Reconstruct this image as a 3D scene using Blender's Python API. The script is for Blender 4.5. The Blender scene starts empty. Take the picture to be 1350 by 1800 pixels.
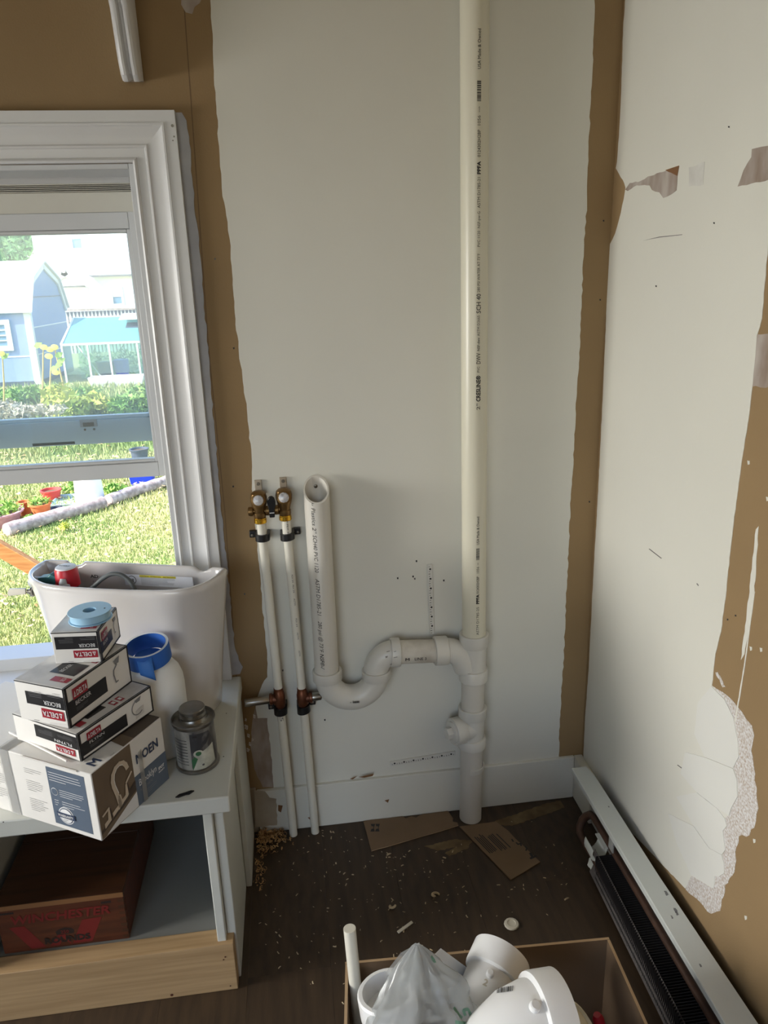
import bpy, bmesh, math, random
import numpy as np
from math import sin, cos, pi, sqrt, radians
from mathutils import Vector, Matrix, noise
from mathutils.geometry import tessellate_polygon

random.seed(7)
SC = bpy.context.scene
COL = SC.collection

# ------------------------------------------------------------------ camera
F = 1317.57
ROLL, PITCH, YAW = 0.0313059, 0.3003576, 0.122069
_f = np.array([sin(YAW)*cos(PITCH), cos(YAW)*cos(PITCH), -sin(PITCH)])
_r = np.array([cos(YAW), -sin(YAW), 0.0])
_d = np.cross(_f, _r)
RM = np.stack([cos(ROLL)*_r+sin(ROLL)*_d, -sin(ROLL)*_r+cos(ROLL)*_d, _f], 1)
CAM = np.array([0, -1.75, 1.4394])
cd = bpy.data.cameras.new('camera'); cam = bpy.data.objects.new('camera', cd); COL.objects.link(cam)
cd.sensor_fit = 'HORIZONTAL'; cd.sensor_width = 36.0; cd.lens = F*36/1350
cd.clip_start = 0.02; cd.clip_end = 300
_m = Matrix.Identity(4)
for i in range(3):
    _m[i][0] = RM[i, 0]; _m[i][1] = -RM[i, 1]; _m[i][2] = -RM[i, 2]; _m[i][3] = CAM[i]
cam.matrix_world = _m
SC.camera = cam

# survey helpers: where a sight line of the photograph meets a known real plane
def ray(px, py): return RM @ np.array([(px-675)/F, (py-900)/F, 1.0])
def onX(px, py, X): d = ray(px, py); return tuple(CAM+(X-CAM[0])/d[0]*d)
def onY(px, py, Y): d = ray(px, py); return tuple(CAM+(Y-CAM[1])/d[1]*d)
def onZ(px, py, Z): d = ray(px, py); return tuple(CAM+(Z-CAM[2])/d[2]*d)

# ------------------------------------------------------------------ world, sun, added fill lamps, exposure
w = bpy.data.worlds.new('world'); SC.world = w; w.use_nodes = True
wt = w.node_tree
bg = wt.nodes['Background']
sky = wt.nodes.new('ShaderNodeTexSky'); sky.sky_type = 'NISHITA'; sky.sun_disc = False
sky.sun_elevation = radians(38); sky.sun_rotation = radians(250); sky.air_density = 1.0; sky.dust_density = 2.0
wt.links.new(sky.outputs[0], bg.inputs[0]); bg.inputs[1].default_value = 0.6
def lamp(name, kind, loc, target, energy, color=(1, 1, 1), size=None, size_y=None, angle=None):
    d = bpy.data.lights.new(name, kind); o = bpy.data.objects.new(name, d); COL.objects.link(o)
    d.energy = energy; d.color = color
    if kind == 'AREA':
        d.shape = 'RECTANGLE'; d.size = size; d.size_y = size_y
    if angle: d.angle = angle
    o.location = loc
    o.rotation_euler = (Vector(target)-Vector(loc)).to_track_quat('-Z', 'Y').to_euler()
    return o
lamp('sun', 'SUN', (-30, -12, 30), (0, 0, 0), 10.5, (1, .93, .86), angle=0.009)
# unseen fill lamps added for daylight from the left and from behind the camera
sl = lamp('side_fill', 'AREA', (-3.3, -.85, 1.50), (2, -.85, 1.50), 165, (1.0, .985, .945), 1.3, 1.2)
lamp('rear_fill', 'AREA', (-1.05, -3.45, 1.50), (.1, 0, 1.35), 5, (1.0, .97, .92), 1.5, 1.6)
SC.view_settings.view_transform = 'Standard'
SC.view_settings.look = 'None'
SC.view_settings.gamma = 1
SC.view_settings.use_curve_mapping = False
SC.view_settings.exposure = 0.12
SC.render.film_transparent = False
SC.cycles.max_bounces = 8
SC.cycles.transparent_max_bounces = 16

# ------------------------------------------------------------------ materials
def lin(c):
    return tuple((x/12.92 if x <= .04045 else ((x+.055)/1.055)**2.4) for x in (v/255 for v in c))
MATS = {}
def mat(name, rgb, rough=.6, metal=0.0, var=0.06, scale=8.0, bump=0.0, bscale=120.0, spec=.5,
        stretch=None, rgb2=None, contrast=None, island=0.0, coat=0.0, trans=0.0, detail=4.0):
    """noise-varied principled material; rgb values are sRGB surface colours"""
    if name in MATS: return MATS[name]
    m = bpy.data.materials.new(name); m.use_nodes = True; MATS[name] = m
    nt = m.node_tree; b = nt.nodes['Principled BSDF']
    c = lin(rgb); N = nt.nodes.new; L = nt.links.new
    b.inputs['Roughness'].default_value = rough; b.inputs['Metallic'].default_value = metal
    b.inputs['Specular IOR Level'].default_value = spec
    if coat: b.inputs['Coat Weight'].default_value = coat; b.inputs['Coat Roughness'].default_value = .1
    if trans: b.inputs['Transmission Weight'].default_value = trans
    tc = N('ShaderNodeTexCoord'); mp = N('ShaderNodeMapping'); L(tc.outputs['Object'], mp.inputs[0])
    if stretch: mp.inputs['Scale'].default_value = stretch
    nz = N('ShaderNodeTexNoise'); nz.inputs['Scale'].default_value = scale; nz.inputs['Detail'].default_value = detail
    L(mp.outputs[0], nz.inputs['Vector'])
    rp = N('ShaderNodeValToRGB'); L(nz.outputs['Fac'], rp.inputs[0])
    lo, hi = contrast or (.3, .7)
    rp.color_ramp.elements[0].position = lo; rp.color_ramp.elements[1].position = hi
    c2 = lin(rgb2) if rgb2 else tuple(min(1, x*(1+var)) for x in c)
    c1 = c if rgb2 else tuple(x*(1-var) for x in c)
    rp.color_ramp.elements[0].color = (*c1, 1); rp.color_ramp.elements[1].color = (*c2, 1)
    out = rp.outputs[0]
    if island:
        g = N('ShaderNodeNewGeometry'); mr = N('ShaderNodeMapRange'); L(g.outputs['Random Per Island'], mr.inputs[0])
        mr.inputs[3].default_value = 1-island; mr.inputs[4].default_value = 1+island
        mx = N('ShaderNodeMix'); mx.data_type = 'RGBA'; mx.blend_type = 'MULTIPLY'; mx.inputs[0].default_value = 1
        L(out, mx.inputs[6]); L(mr.outputs[0], mx.inputs[7]); out = mx.outputs[2]
    L(out, b.inputs['Base Color'])
    if bump:
        n2 = N('ShaderNodeTexNoise'); n2.inputs['Scale'].default_value = bscale; L(mp.outputs[0], n2.inputs['Vector'])
        bp = N('ShaderNodeBump'); bp.inputs['Strength'].default_value = bump; bp.inputs['Distance'].default_value = .002
        L(n2.outputs['Fac'], bp.inputs['Height']); L(bp.outputs[0], b.inputs['Normal'])
    return m

m_tan = mat('tan_wall_paper', (142, 117, 82), .85, var=.07, scale=3, bump=.15, bscale=300)
m_wall = mat('old_white_paint', (214, 212, 202), .55, var=.03, scale=2.2, bump=.1, bscale=60)
m_compound = mat('joint_compound', (217, 216, 210), .65, var=.02, scale=5, bump=.25, bscale=25)
m_smear = mat('thin_compound_smear', (170, 152, 134), .85, rgb2=(214, 212, 211), scale=240, contrast=(.3, .62), bump=.4, bscale=160)
m_smear2 = mat('brown_scuffed_paint', (128, 108, 92), .85, rgb2=(178, 168, 160), scale=22, contrast=(.3, .7), stretch=(1, 1, .4))
m_greyscuff = mat('grey_scuffed_paint', (188, 184, 178), .8, rgb2=(212, 210, 203), scale=14, contrast=(.35, .6))
m_beige = mat('beige_primer', (168, 156, 138), .75, rgb2=(140, 124, 104), scale=9, contrast=(.4, .75))
m_brown = mat('torn_brown_paper', (122, 86, 54), .9)
m_pencil = mat('pencil_line', (112, 90, 66), .9)
m_trim = mat('white_trim_paint', (208, 207, 206), .38, var=.03, scale=5, bump=.06, bscale=40)
m_trimedge = mat('grey_old_paint_edge', (176, 176, 178), .5, rgb2=(150, 150, 156), scale=14)
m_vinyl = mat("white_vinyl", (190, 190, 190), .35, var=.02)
m_vinylsky = mat('flare_tinted_vinyl', (216, 230, 240), .35, var=.02)  # upper sash vinyl, window flare and bluish daylight put into its colour
m_vinyl2 = mat('cream_vinyl', (196, 192, 180), .4, var=.03)
m_groove = mat('dark_groove', (26, 26, 28), .6)
m_floor = mat('dark_floor_board', (70, 53, 36), .55, rgb2=(44, 32, 20), scale=7, stretch=(7, .8, 1), contrast=(.25, .75), bump=.12, bscale=60, detail=8)
m_floor2 = mat('dark_floor_board_lighter', (72, 55, 37), .55, rgb2=(44, 32, 20), scale=7, stretch=(7, .8, 1), contrast=(.25, .75), bump=.12, bscale=60, detail=8)
m_dirt = mat('floor_dust', (122, 104, 74), .95, rgb2=(84, 68, 48), scale=20)
m_bench = mat('bench_white_paint', (202, 203, 196), .45, var=.04, scale=6, bump=.12, bscale=30)
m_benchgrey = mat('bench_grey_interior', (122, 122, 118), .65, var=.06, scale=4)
m_pine = mat('raw_pine', (180, 150, 110), .6, rgb2=(160, 130, 92), scale=4, stretch=(1.2, 30, 30), contrast=(.35, .7), bump=.08, bscale=80, detail=6)
m_crate = mat('stained_crate_wood', (98, 50, 26), .42, rgb2=(68, 32, 17), scale=5, stretch=(1, 14, 14), contrast=(.3, .7), bump=.1)
m_cratelid = mat('crate_lid_wood', (80, 48, 27), .4, rgb2=(58, 34, 20), scale=5, stretch=(1, 14, 14), contrast=(.3, .7))
m_crateedge = mat('crate_lid_edge', (128, 88, 52), .5)
m_cratered = mat('crate_red_ink', (112, 22, 16), .6)
m_crateblack = mat('crate_black_ink', (36, 22, 16), .6)
m_pvc = mat('white_pvc', (204, 199, 189), .36, var=.02, scale=4)
m_pvcb = mat('bright_white_pvc', (208, 205, 197), .33, var=.02, scale=4)
m_pvcw = mat('clean_white_pvc', (232, 232, 232), .3, var=.015, scale=4)
m_pvcy = mat('ivory_pvc', (208, 203, 184), .34, var=.02, scale=3)
m_pvcdirty = mat('smudged_pvc', (206, 200, 188), .45, rgb2=(182, 174, 162), scale=24, contrast=(.45, .75))
m_pex = mat('white_pex', (220, 216, 203), .3, var=.02)
m_ink = mat('black_ink', (34, 32, 32), .6)
m_inkgrey = mat('faded_ink', (96, 92, 90), .6)
m_inside = mat('pipe_inside', (196, 190, 178), .6)
m_brass = mat('aged_brass', (142, 112, 70), .38, metal=.85, rgb2=(108, 84, 54), scale=40)
m_gold = mat('polished_brass', (214, 168, 58), .25, metal=1.0)
m_copper = mat('copper', (130, 80, 56), .4, metal=.7, rgb2=(92, 58, 44), scale=30)
m_copperd = mat('dark_copper', (94, 68, 54), .5, metal=.4, rgb2=(70, 52, 44), scale=30)
m_chrome = mat('satin_chrome', (176, 172, 164), .28, metal=1.0)
m_steel = mat('screw_steel', (120, 114, 104), .4, metal=.9)
m_black = mat('black_plastic', (16, 16, 20), .38)
m_clear = mat('clear_knob_plastic', (206, 204, 206), .2, spec=.8, rgb2=(150, 148, 150), scale=120)
m_hood = mat('heater_white_enamel', (206, 210, 206), .35, var=.03, scale=10, bump=.05)
m_hooddark = mat('heater_back_panel', (150, 152, 150), .5)
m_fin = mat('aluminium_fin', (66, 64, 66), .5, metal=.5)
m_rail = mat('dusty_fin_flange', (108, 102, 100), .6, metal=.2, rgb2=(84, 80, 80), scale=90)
m_card = mat('cardboard', (120, 98, 76), .85, var=.07, scale=9, bump=.1, bscale=200)
m_cardedge = mat('cardboard_cut_edge', (176, 148, 114), .9)
m_porc = mat("ivory_porcelain", (206, 202, 200), .12, var=.01, coat=.5)
m_redd = mat('dark_red_plastic', (140, 20, 32), .35)
m_red = mat('red_plastic', (196, 34, 48), .35)
m_teal = mat('teal_plastic', (52, 110, 112), .4)
m_rubber = mat('grey_rubber_hose', (84, 88, 88), .5)
m_lgrey = mat('pale_grey_plastic', (186, 190, 194), .4)
m_sticker = mat('sticker_white', (226, 228, 234), .5)
m_yellow = mat('sticker_yellow', (222, 208, 60), .5)
m_cartonw = mat('carton_white', (222, 219, 214), .42, var=.03, scale=6)
m_cartonsoft = mat('carton_white_matte', (214, 211, 206), .55, var=.03, scale=6)
m_cartonk = mat('carton_black', (22, 21, 24), .4)
m_lred = mat('carton_red', (150, 28, 44), .4)
m_wink = mat('white_print', (214, 214, 214), .5)
m_gink = mat('grey_print', (120, 120, 122), .5)
m_slate = mat('carton_slate_blue', (84, 96, 112), .45, var=.03)
m_navy = mat('carton_navy', (50, 62, 88), .45)
m_photo = mat('printed_brown_photo', (116, 98, 78), .45, rgb2=(92, 76, 60), scale=6)
m_photodk = mat('printed_dark_photo', (64, 52, 42), .45)
m_photofaucet = mat('printed_faucet_light', (206, 192, 172), .4, rgb2=(184, 168, 148), scale=10)
m_marble = mat('printed_marble', (206, 202, 198), .45, rgb2=(168, 164, 160), scale=14, contrast=(.5, .75))
m_jug = mat('translucent_white_jug', (228, 229, 228), .4, var=.02)
m_blue = mat('blue_masking_tape', (34, 92, 176), .6, var=.04, scale=20)
m_blueb = mat('blue_masking_tape_tab', (52, 112, 190), .6)
m_core = mat('tape_paper_edge', (208, 216, 224), .7)
m_spool = mat('pale_blue_spool', (156, 196, 222), .35)
m_can = mat('tin_can_metal', (150, 147, 140), .3, metal=.9, rgb2=(110, 106, 100), scale=18)
m_canlabel = mat('worn_can_label', (150, 147, 140), .5, rgb2=(62, 60, 60), scale=26, contrast=(.42, .62), stretch=(1, 1, .35), detail=8)
m_candark = mat('can_label_dark', (46, 46, 50), .5, rgb2=(110, 108, 106), scale=40, contrast=(.5, .7))
m_green = mat('can_label_green', (40, 92, 56), .5)
m_greenprint = mat('green_bag_print', (104, 142, 122), .6)
m_canpale = mat('can_label_pale', (192, 192, 178), .5, rgb2=(150, 150, 138), scale=40)
m_chip = mat('wood_shaving', (196, 160, 110), .8, rgb2=(150, 108, 66), scale=60, island=.25)
m_crumb = mat('pale_crumb', (178, 160, 130), .8, island=.2)
m_bone = mat('off_white_plastic', (208, 202, 188), .5)
m_paper = mat('white_paper', (226, 230, 236), .6)
m_siding = mat('shed_blue_siding', (140, 160, 196), .7, var=.04, scale=3, stretch=(6, 6, .5))
m_roofw = mat('pale_metal_roof', (214, 216, 220), .45)
m_housew = mat('white_house_siding', (246, 246, 246), .7, var=.01)
m_houseshade = mat('house_window_glass', (120, 150, 176), .15, spec=.8)
m_trimw = mat('outdoor_white_trim', (230, 230, 230), .6)
m_lawn = mat('lawn_soil', (156, 164, 112), .95, rgb2=(184, 170, 128), scale=1.4, contrast=(.35, .7))
m_grass = mat('grass_blade', (134, 158, 92), .8, rgb2=(178, 180, 124), scale=.9, contrast=(.35, .7), island=.3)
m_leaf = mat('autumn_leaf', (200, 150, 96), .8, rgb2=(206, 186, 142), scale=3, island=.25)
m_foliage = mat('green_foliage', (96, 146, 66), .8, rgb2=(150, 180, 84), scale=2, island=.3)
m_foliagey = mat('yellow_foliage', (196, 196, 84), .8, rgb2=(150, 176, 76), scale=2, island=.25)
m_foliaged = mat('tree_foliage', (70, 122, 74), .8, rgb2=(120, 160, 96), scale=2, island=.3)
m_stalk = mat('dry_stalk', (206, 178, 112), .8)
m_flower = mat('sunflower_petal', (226, 206, 92), .8)
m_bark = mat('pale_log_bark', (188, 174, 170), .9, rgb2=(140, 126, 122), scale=18, contrast=(.35, .65), bump=.6, bscale=40)
m_terra = mat('terracotta', (206, 116, 66), .8, var=.08, scale=20)
m_pink = mat('pink_planter', (196, 152, 156), .7, rgb2=(176, 124, 132), scale=12)
m_redpot = mat('red_pot', (196, 66, 60), .6)
m_bin = mat('blue_bin', (24, 58, 196), .45)
m_darkpot = mat('dark_pot', (70, 80, 98), .6)
m_tray = mat('pale_blue_tray', (168, 196, 204), .6)
m_soil = mat('potting_soil', (92, 74, 58), .95)
m_dried = mat('dried_plants', (208, 198, 176), .9, rgb2=(172, 166, 140), scale=4, island=.2)
m_lumber = mat('orange_lumber', (206, 150, 92), .7, rgb2=(176, 116, 64), scale=3, stretch=(3, 30, 30), contrast=(.35, .7))

def glassy(name, tint, fac, rough=0.0, haze=None):
    m = bpy.data.materials.new(name); m.use_nodes = True; MATS[name] = m
    nt = m.node_tree; nt.nodes.remove(nt.nodes['Principled BSDF']); o = nt.nodes['Material Output']
    N = nt.nodes.new; L = nt.links.new
    t = N('ShaderNodeBsdfTransparent'); t.inputs[0].default_value = (*tint, 1)
    g = N('ShaderNodeBsdfGlossy'); g.inputs['Roughness'].default_value = rough
    fr = N('ShaderNodeFresnel'); fr.inputs[0].default_value = 1.45
    a = N('ShaderNodeMixShader'); L(fr.outputs[0], a.inputs[0]); L(t.outputs[0], a.inputs[1]); L(g.outputs[0], a.inputs[2])
    last = a
    if haze:
        tl = N('ShaderNodeBsdfTranslucent'); tl.inputs[0].default_value = (*lin(haze), 1)
        df = N('ShaderNodeBsdfDiffuse'); df.inputs[0].default_value = (*lin(haze), 1)
        mm = N('ShaderNodeMixShader'); mm.inputs[0].default_value = .5; L(tl.outputs[0], mm.inputs[1]); L(df.outputs[0], mm.inputs[2])
        bb = N('ShaderNodeMixShader'); bb.inputs[0].default_value = fac; L(a.outputs[0], bb.inputs[1]); L(mm.outputs[0], bb.inputs[2])
        last = bb
    L(last.outputs[0], o.inputs[0])
    return m
m_glass = glassy('window_glass', (.96, .985, .99), .09, haze=(225, 240, 250))
m_bag = glassy('clear_plastic_bag', (.93, .95, .95), .38, .12, haze=(226, 228, 228))
m_green_panel = glassy('greenhouse_panel', (.85, .95, .92), .22, .2, haze=(190, 214, 206))
m_tapeclear = glassy('packing_tape', (.95, .95, .95), .45, .15, haze=(214, 213, 210))
m_cyan_panel = glassy('greenhouse_roof_panel', (.5, .85, .9), .8, .2, haze=(140, 214, 226))

# ------------------------------------------------------------------ mesh builder
W = {}
def loft_idx(a, b, n): return [(a+i, a+(i+1) % n, b+(i+1) % n, b+i) for i in range(n)]
class MB:
    def __init__(s): s.v = []; s.f = []; s.m = []
    def add(s, vs, fs, mi=0):
        o = len(s.v); s.v += [tuple(float(c) for c in p) for p in vs]
        s.f += [tuple(o+i for i in f) for f in fs]; s.m += [mi]*len(fs); return s
    def box(s, x0, x1, y0, y1, z0, z1, mi=0):
        return s.add([(x0, y0, z0), (x1, y0, z0), (x1, y1, z0), (x0, y1, z0), (x0, y0, z1), (x1, y0, z1), (x1, y1, z1), (x0, y1, z1)],
              [(0, 3, 2, 1), (4, 5, 6, 7), (0, 1, 5, 4), (1, 2, 6, 5), (2, 3, 7, 6), (3, 0, 4, 7)], mi)
    def beam(s, a, b, wd, ht, mi=0, up=(0, 0, 1)):
        a = Vector(a); b = Vector(b); d = (b-a).normalized(); u = Vector(up)
        x = d.cross(u).normalized()*wd/2; y = x.cross(d).normalized()*ht/2
        vs = [p+i*x+j*y for p in (a, b) for i, j in ((-1, -1), (1, -1), (1, 1), (-1, 1))]
        return s.add(vs, [(0, 1, 2, 3), (4, 7, 6, 5), (0, 4, 5, 1), (1, 5, 6, 2), (2, 6, 7, 3), (3, 7, 4, 0)], mi)
    def tube(s, pts, r, seg=20, mi=0, caps=True):
        pts = [Vector(p) for p in pts]; n = len(pts); rs = r if isinstance(r, (list, tuple)) else [r]*n
        t0 = (pts[1]-pts[0]).normalized(); ref = Vector((0, 0, 1)) if abs(t0.z) < .9 else Vector((1, 0, 0))
        x = t0.cross(ref).normalized(); vs = []
        for i, p in enumerate(pts):
            t = (pts[min(i+1, n-1)]-pts[max(i-1, 0)]).normalized()
            x = (x-t*x.dot(t)).normalized(); y = t.cross(x)
            vs += [p+(x*cos(2*pi*k/seg)+y*sin(2*pi*k/seg))*rs[i] for k in range(seg)]
        fs = []
        for i in range(n-1): fs += loft_idx(i*seg, (i+1)*seg, seg)
        if caps: fs += [tuple(range(seg-1, -1, -1)), tuple(range((n-1)*seg, n*seg))]
        return s.add(vs, fs, mi)
    def lathe(s, prof, o=(0, 0, 0), axis=(0, 0, 1), seg=28, mi=0, caps=True, ang0=0.0):
        o = Vector(o); a = Vector(axis).normalized()
        ref = Vector((0, 0, 1)) if abs(a.z) < .9 else Vector((1, 0, 0))
        x = a.cross(ref).normalized(); y = a.cross(x); vs = []
        for r, h in prof: vs += [o+a*h+(x*cos(ang0+2*pi*k/seg)+y*sin(ang0+2*pi*k/seg))*r for k in range(seg)]
        fs = []
        for i in range(len(prof)-1): fs += loft_idx(i*seg, (i+1)*seg, seg)
        if caps: fs += [tuple(range(seg-1, -1, -1)), tuple(range((len(prof)-1)*seg, len(prof)*seg))]
        return s.add(vs, fs, mi)
    def prism(s, poly, o, u, v, t, mi=0):
        """2D outline (a,b) -> o+a*u+b*v, extruded by vector t"""
        o = Vector(o); u = Vector(u); v = Vector(v); t = Vector(t); n = len(poly)
        vs = [o+u*a+v*b for a, b in poly]; vs += [p+t for p in vs]
        tri = tessellate_polygon([[Vector((a, b, 0)) for a, b in poly]])
        fs = [tuple(f) for f in tri]+[tuple(n+i for i in reversed(f)) for f in tri]+[(i, (i+1) % n, n+(i+1) % n, n+i) for i in range(n)]
        return s.add(vs, fs, mi)
    def rings(s, rings, mi=0, cap0=True, cap1=True):
        n = len(rings[0]); vs = [p for r in rings for p in r]; fs = []
        for i in range(len(rings)-1): fs += loft_idx(i*n, (i+1)*n, n)
        if cap0: fs.append(tuple(range(n-1, -1, -1)))
        if cap1: fs.append(tuple(range((len(rings)-1)*n, len(rings)*n)))
        return s.add(vs, fs, mi)
    def build(s, name, mats, parent=None, bevel=0.0, smooth=True, angle=35, local=False, kind=None, label=None):
        if not isinstance(mats, (list, tuple)): mats = [mats]
        vs = s.v
        if parent is not None and not local:
            inv = W[parent.name].inverted(); vs = [tuple(inv @ Vector(p)) for p in vs]
        me = bpy.data.meshes.new(name); me.from_pydata(vs, [], s.f); me.validate(clean_customdata=False)
        for m in mats: me.materials.append(m)
        if len(me.polygons) == len(s.m): me.polygons.foreach_set('material_index', s.m)
        bm = bmesh.new(); bm.from_mesh(me); bmesh.ops.recalc_face_normals(bm, faces=bm.faces); bm.to_mesh(me); bm.free()
        if smooth:
            me.polygons.foreach_set('use_smooth', [True]*len(me.polygons)); me.set_sharp_from_angle(angle=radians(angle))
        me.update()
        o = bpy.data.objects.new(name, me); COL.objects.link(o)
        if parent is not None: o.parent = parent; W[o.name] = W[parent.name].copy()
        else: W[o.name] = Matrix.Identity(4)
        if bevel:
            b = o.modifiers.new('bevel', 'BEVEL'); b.width = bevel; b.segments = 2; b.limit_method = 'ANGLE'; b.angle_limit = radians(40)
            b.harden_normals = False
        if kind: o['kind'] = kind
        if label: o['label'] = label
        return o
def tag(o, label, cat, group=None, kind=None):
    o['label'] = label; o['category'] = cat
    if group: o['group'] = group
    if kind: o['kind'] = kind
    return o
def thing(name, label, cat, loc=(0, 0, 0), rotz=0.0, group=None):
    o = bpy.data.objects.new(name, None); COL.objects.link(o); o.empty_display_size = .05
    o.location = loc; o.rotation_euler = (0, 0, rotz)
    W[o.name] = Matrix.Translation(Vector(loc)) @ Matrix.Rotation(rotz, 4, 'Z')
    return tag(o, label, cat, group)
def struct(o): o['kind'] = 'structure'; return o
def jag(poly, step=.012, amp=.0016, seed=0):
    """ragged copy of a closed outline (a brush-cut paint edge)"""
    rnd = random.Random(seed); out = []
    for i in range(len(poly)):
        a = poly[i]; b = poly[(i+1) % len(poly)]; L_ = math.hypot(b[0]-a[0], b[1]-a[1]); k = max(1, min(60, int(L_/step)))
        nx, ny = (-(b[1]-a[1])/(L_+1e-9), (b[0]-a[0])/(L_+1e-9))
        for j in range(k):
            t = j/k; e = rnd.uniform(-amp, amp) if j else rnd.uniform(-amp, amp)*.3
            out.append((a[0]+(b[0]-a[0])*t+nx*e, a[1]+(b[1]-a[1])*t+ny*e))
    return out
# text geometry -----------------------------------------------------
_TX = {}
def text2d(body, bold=0.0, shear=0.0):
    k = (body, bold, shear)
    if k not in _TX:
        c = bpy.data.curves.new('t', 'FONT'); c.body = body; c.size = 1; c.shear = shear; c.resolution_u = 2
        o = bpy.data.objects.new('t', c); me = bpy.data.meshes.new_from_object(o)
        vs = [(v.co.x, v.co.y) for v in me.vertices]; fs = [tuple(p.vertices) for p in me.polygons]
        bpy.data.objects.remove(o); bpy.data.meshes.remove(me); bpy.data.curves.remove(c)
        if vs:
            x0 = min(v[0] for v in vs); x1 = max(v[0] for v in vs)
        else: x0, x1 = 0, 1
        vs = [(a-x0, b, 0) for a, b in vs]; n = len(vs); base = list(vs); bf = list(fs)
        if bold:                                      # heavier stroke: the outline repeated a hair aside
            for q, (dx, dy) in enumerate(((bold, 0), (-bold, 0), (0, bold), (0, -bold), (bold*.7, bold*.7), (-bold*.7, -bold*.7))):
                vs += [(a+dx, b+dy, q+1) for a, b, _ in base]; fs += [tuple(i+n*(q+1) for i in f) for f in bf]
        _TX[k] = (vs, fs, x1-x0)
    return _TX[k]
class Face:
    """flat print on a plane: origin o, unit u (reading right) and v (up), normal n, all in parent-local space"""
    def __init__(s, o, u, v, lift=.0004):
        s.o = Vector(o); s.u = Vector(u).normalized(); s.v = Vector(v).normalized(); s.n = s.u.cross(s.v); s.mb = MB(); s.lift = lift
    def p(s, a, b, lv=1): return s.o+s.u*a+s.v*b+s.n*(s.lift*lv)
    def rect(s, a0, a1, b0, b1, mi, lv=1): s.mb.add([s.p(a0, b0, lv), s.p(a1, b0, lv), s.p(a1, b1, lv), s.p(a0, b1, lv)], [(0, 1, 2, 3)], mi)
    def poly(s, pts, mi, lv=1):
        tri = tessellate_polygon([[Vector((a, b, 0)) for a, b in pts]])
        s.mb.add([s.p(a, b, lv) for a, b in pts], [tuple(t) for t in tri], mi)
    def disc(s, a, b, r, mi, lv=1, ry=None, n=24): s.poly([(a+r*cos(2*pi*k/n), b+(ry or r)*sin(2*pi*k/n)) for k in range(n)], mi, lv)
    def stroke(s, pts, wd, mi, lv=1):
        for i_, ((a, b), (c, d)) in enumerate(zip(pts, pts[1:])):
            l = math.hypot(c-a, d-b) or 1; nx, ny = -(d-b)/l*wd/2, (c-a)/l*wd/2; ex, ey = (c-a)/l*wd*.3, (d-b)/l*wd*.3
            s.poly([(a+nx-ex, b+ny-ey), (a-nx-ex, b-ny-ey), (c-nx+ex, d-ny+ey), (c+nx+ex, d+ny+ey)], mi, lv+.1*i_)
    def text(s, body, a, b, h, mi, width=None, bold=0, shear=0, flip=False, lv=2):
        vs, fs, wd = text2d(body, bold, shear); k = h/.7; kx = (width/wd) if width else k
        sg = -1 if flip else 1
        s.mb.add([s.p(a+sg*x*kx, b+sg*y*k, lv+.12*z) for x, y, z in vs], fs, mi)
    def lines(s, a, b, wd, n, gap, th, mi, seed=0, lv=2, sg=1):
        r = random.Random(seed)
        for i in range(n):
            l = wd*(r.uniform(.75, 1) if i < n-1 else .5)
            a0, a1 = (a, a+l) if sg > 0 else (a-l, a)
            s.rect(a0, a1, b-i*gap*sg-th, b-i*gap*sg, mi, lv)
    def bars(s, a, b, wd, h, mi, n=22, seed=1, lv=2):
        r = random.Random(seed); x = 0; st = wd/(n*1.6)
        while x < wd:
            t = st*r.choice((.5, .8, 1.3)); s.rect(a+x, a+min(wd, x+t), b, b+h, mi, lv); x += t+st*r.choice((.4, .7))
    def build(s, name, mats, parent): return s.mb.build(name, mats, parent, smooth=False, local=True)
def cyl_print(items, c, r, name, mats, parent, up=True, lift=.0004):
    """print on a vertical pipe: items (body, z_from, z_to, height, phi, bold, shear); phi measured from the -y side towards +x"""
    mb = MB(); R_ = r+lift
    for it in items:
        body, z0, z1, h, phi, bold, shear = it[:7]
        if body == '#bars':
            rr = random.Random(3); n = 0; z = z0
            while z < z1:
                t = rr.choice((.0010, .0016, .0024)); pts = []
                for zz in (z, min(z1, z+t)):
                    for dy in (-h/2, h/2): a = phi+dy/R_; pts.append((c(zz)[0]+R_*sin(a), c(zz)[1]-R_*cos(a), zz))
                mb.add(pts, [(0, 1, 3, 2)], 0); z += t+rr.choice((.0008, .0014))
            continue
        vs, fs, wd = text2d(body, bold, shear); k = h/.7; kz = (z1-z0)/wd; out = []
        for x, y, q in vs:
            zz = z0+x*kz; sgn = -1 if z1 > z0 else 1; Rq = R_+.00004*q
            a = phi+sgn*(y*k-h/2)/R_; out.append((c(zz)[0]+Rq*sin(a), c(zz)[1]-Rq*cos(a), zz))
        mb.add(out, fs, 0)
    return mb.build(name, mats, parent, smooth=False)
def arc(c, r, a0, a1, n, e1, e2):
    c = Vector(c); e1 = Vector(e1); e2 = Vector(e2)
    return [c+e1*(r*cos(a0+(a1-a0)*i/n))+e2*(r*sin(a0+(a1-a0)*i/n)) for i in range(n+1)]

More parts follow.
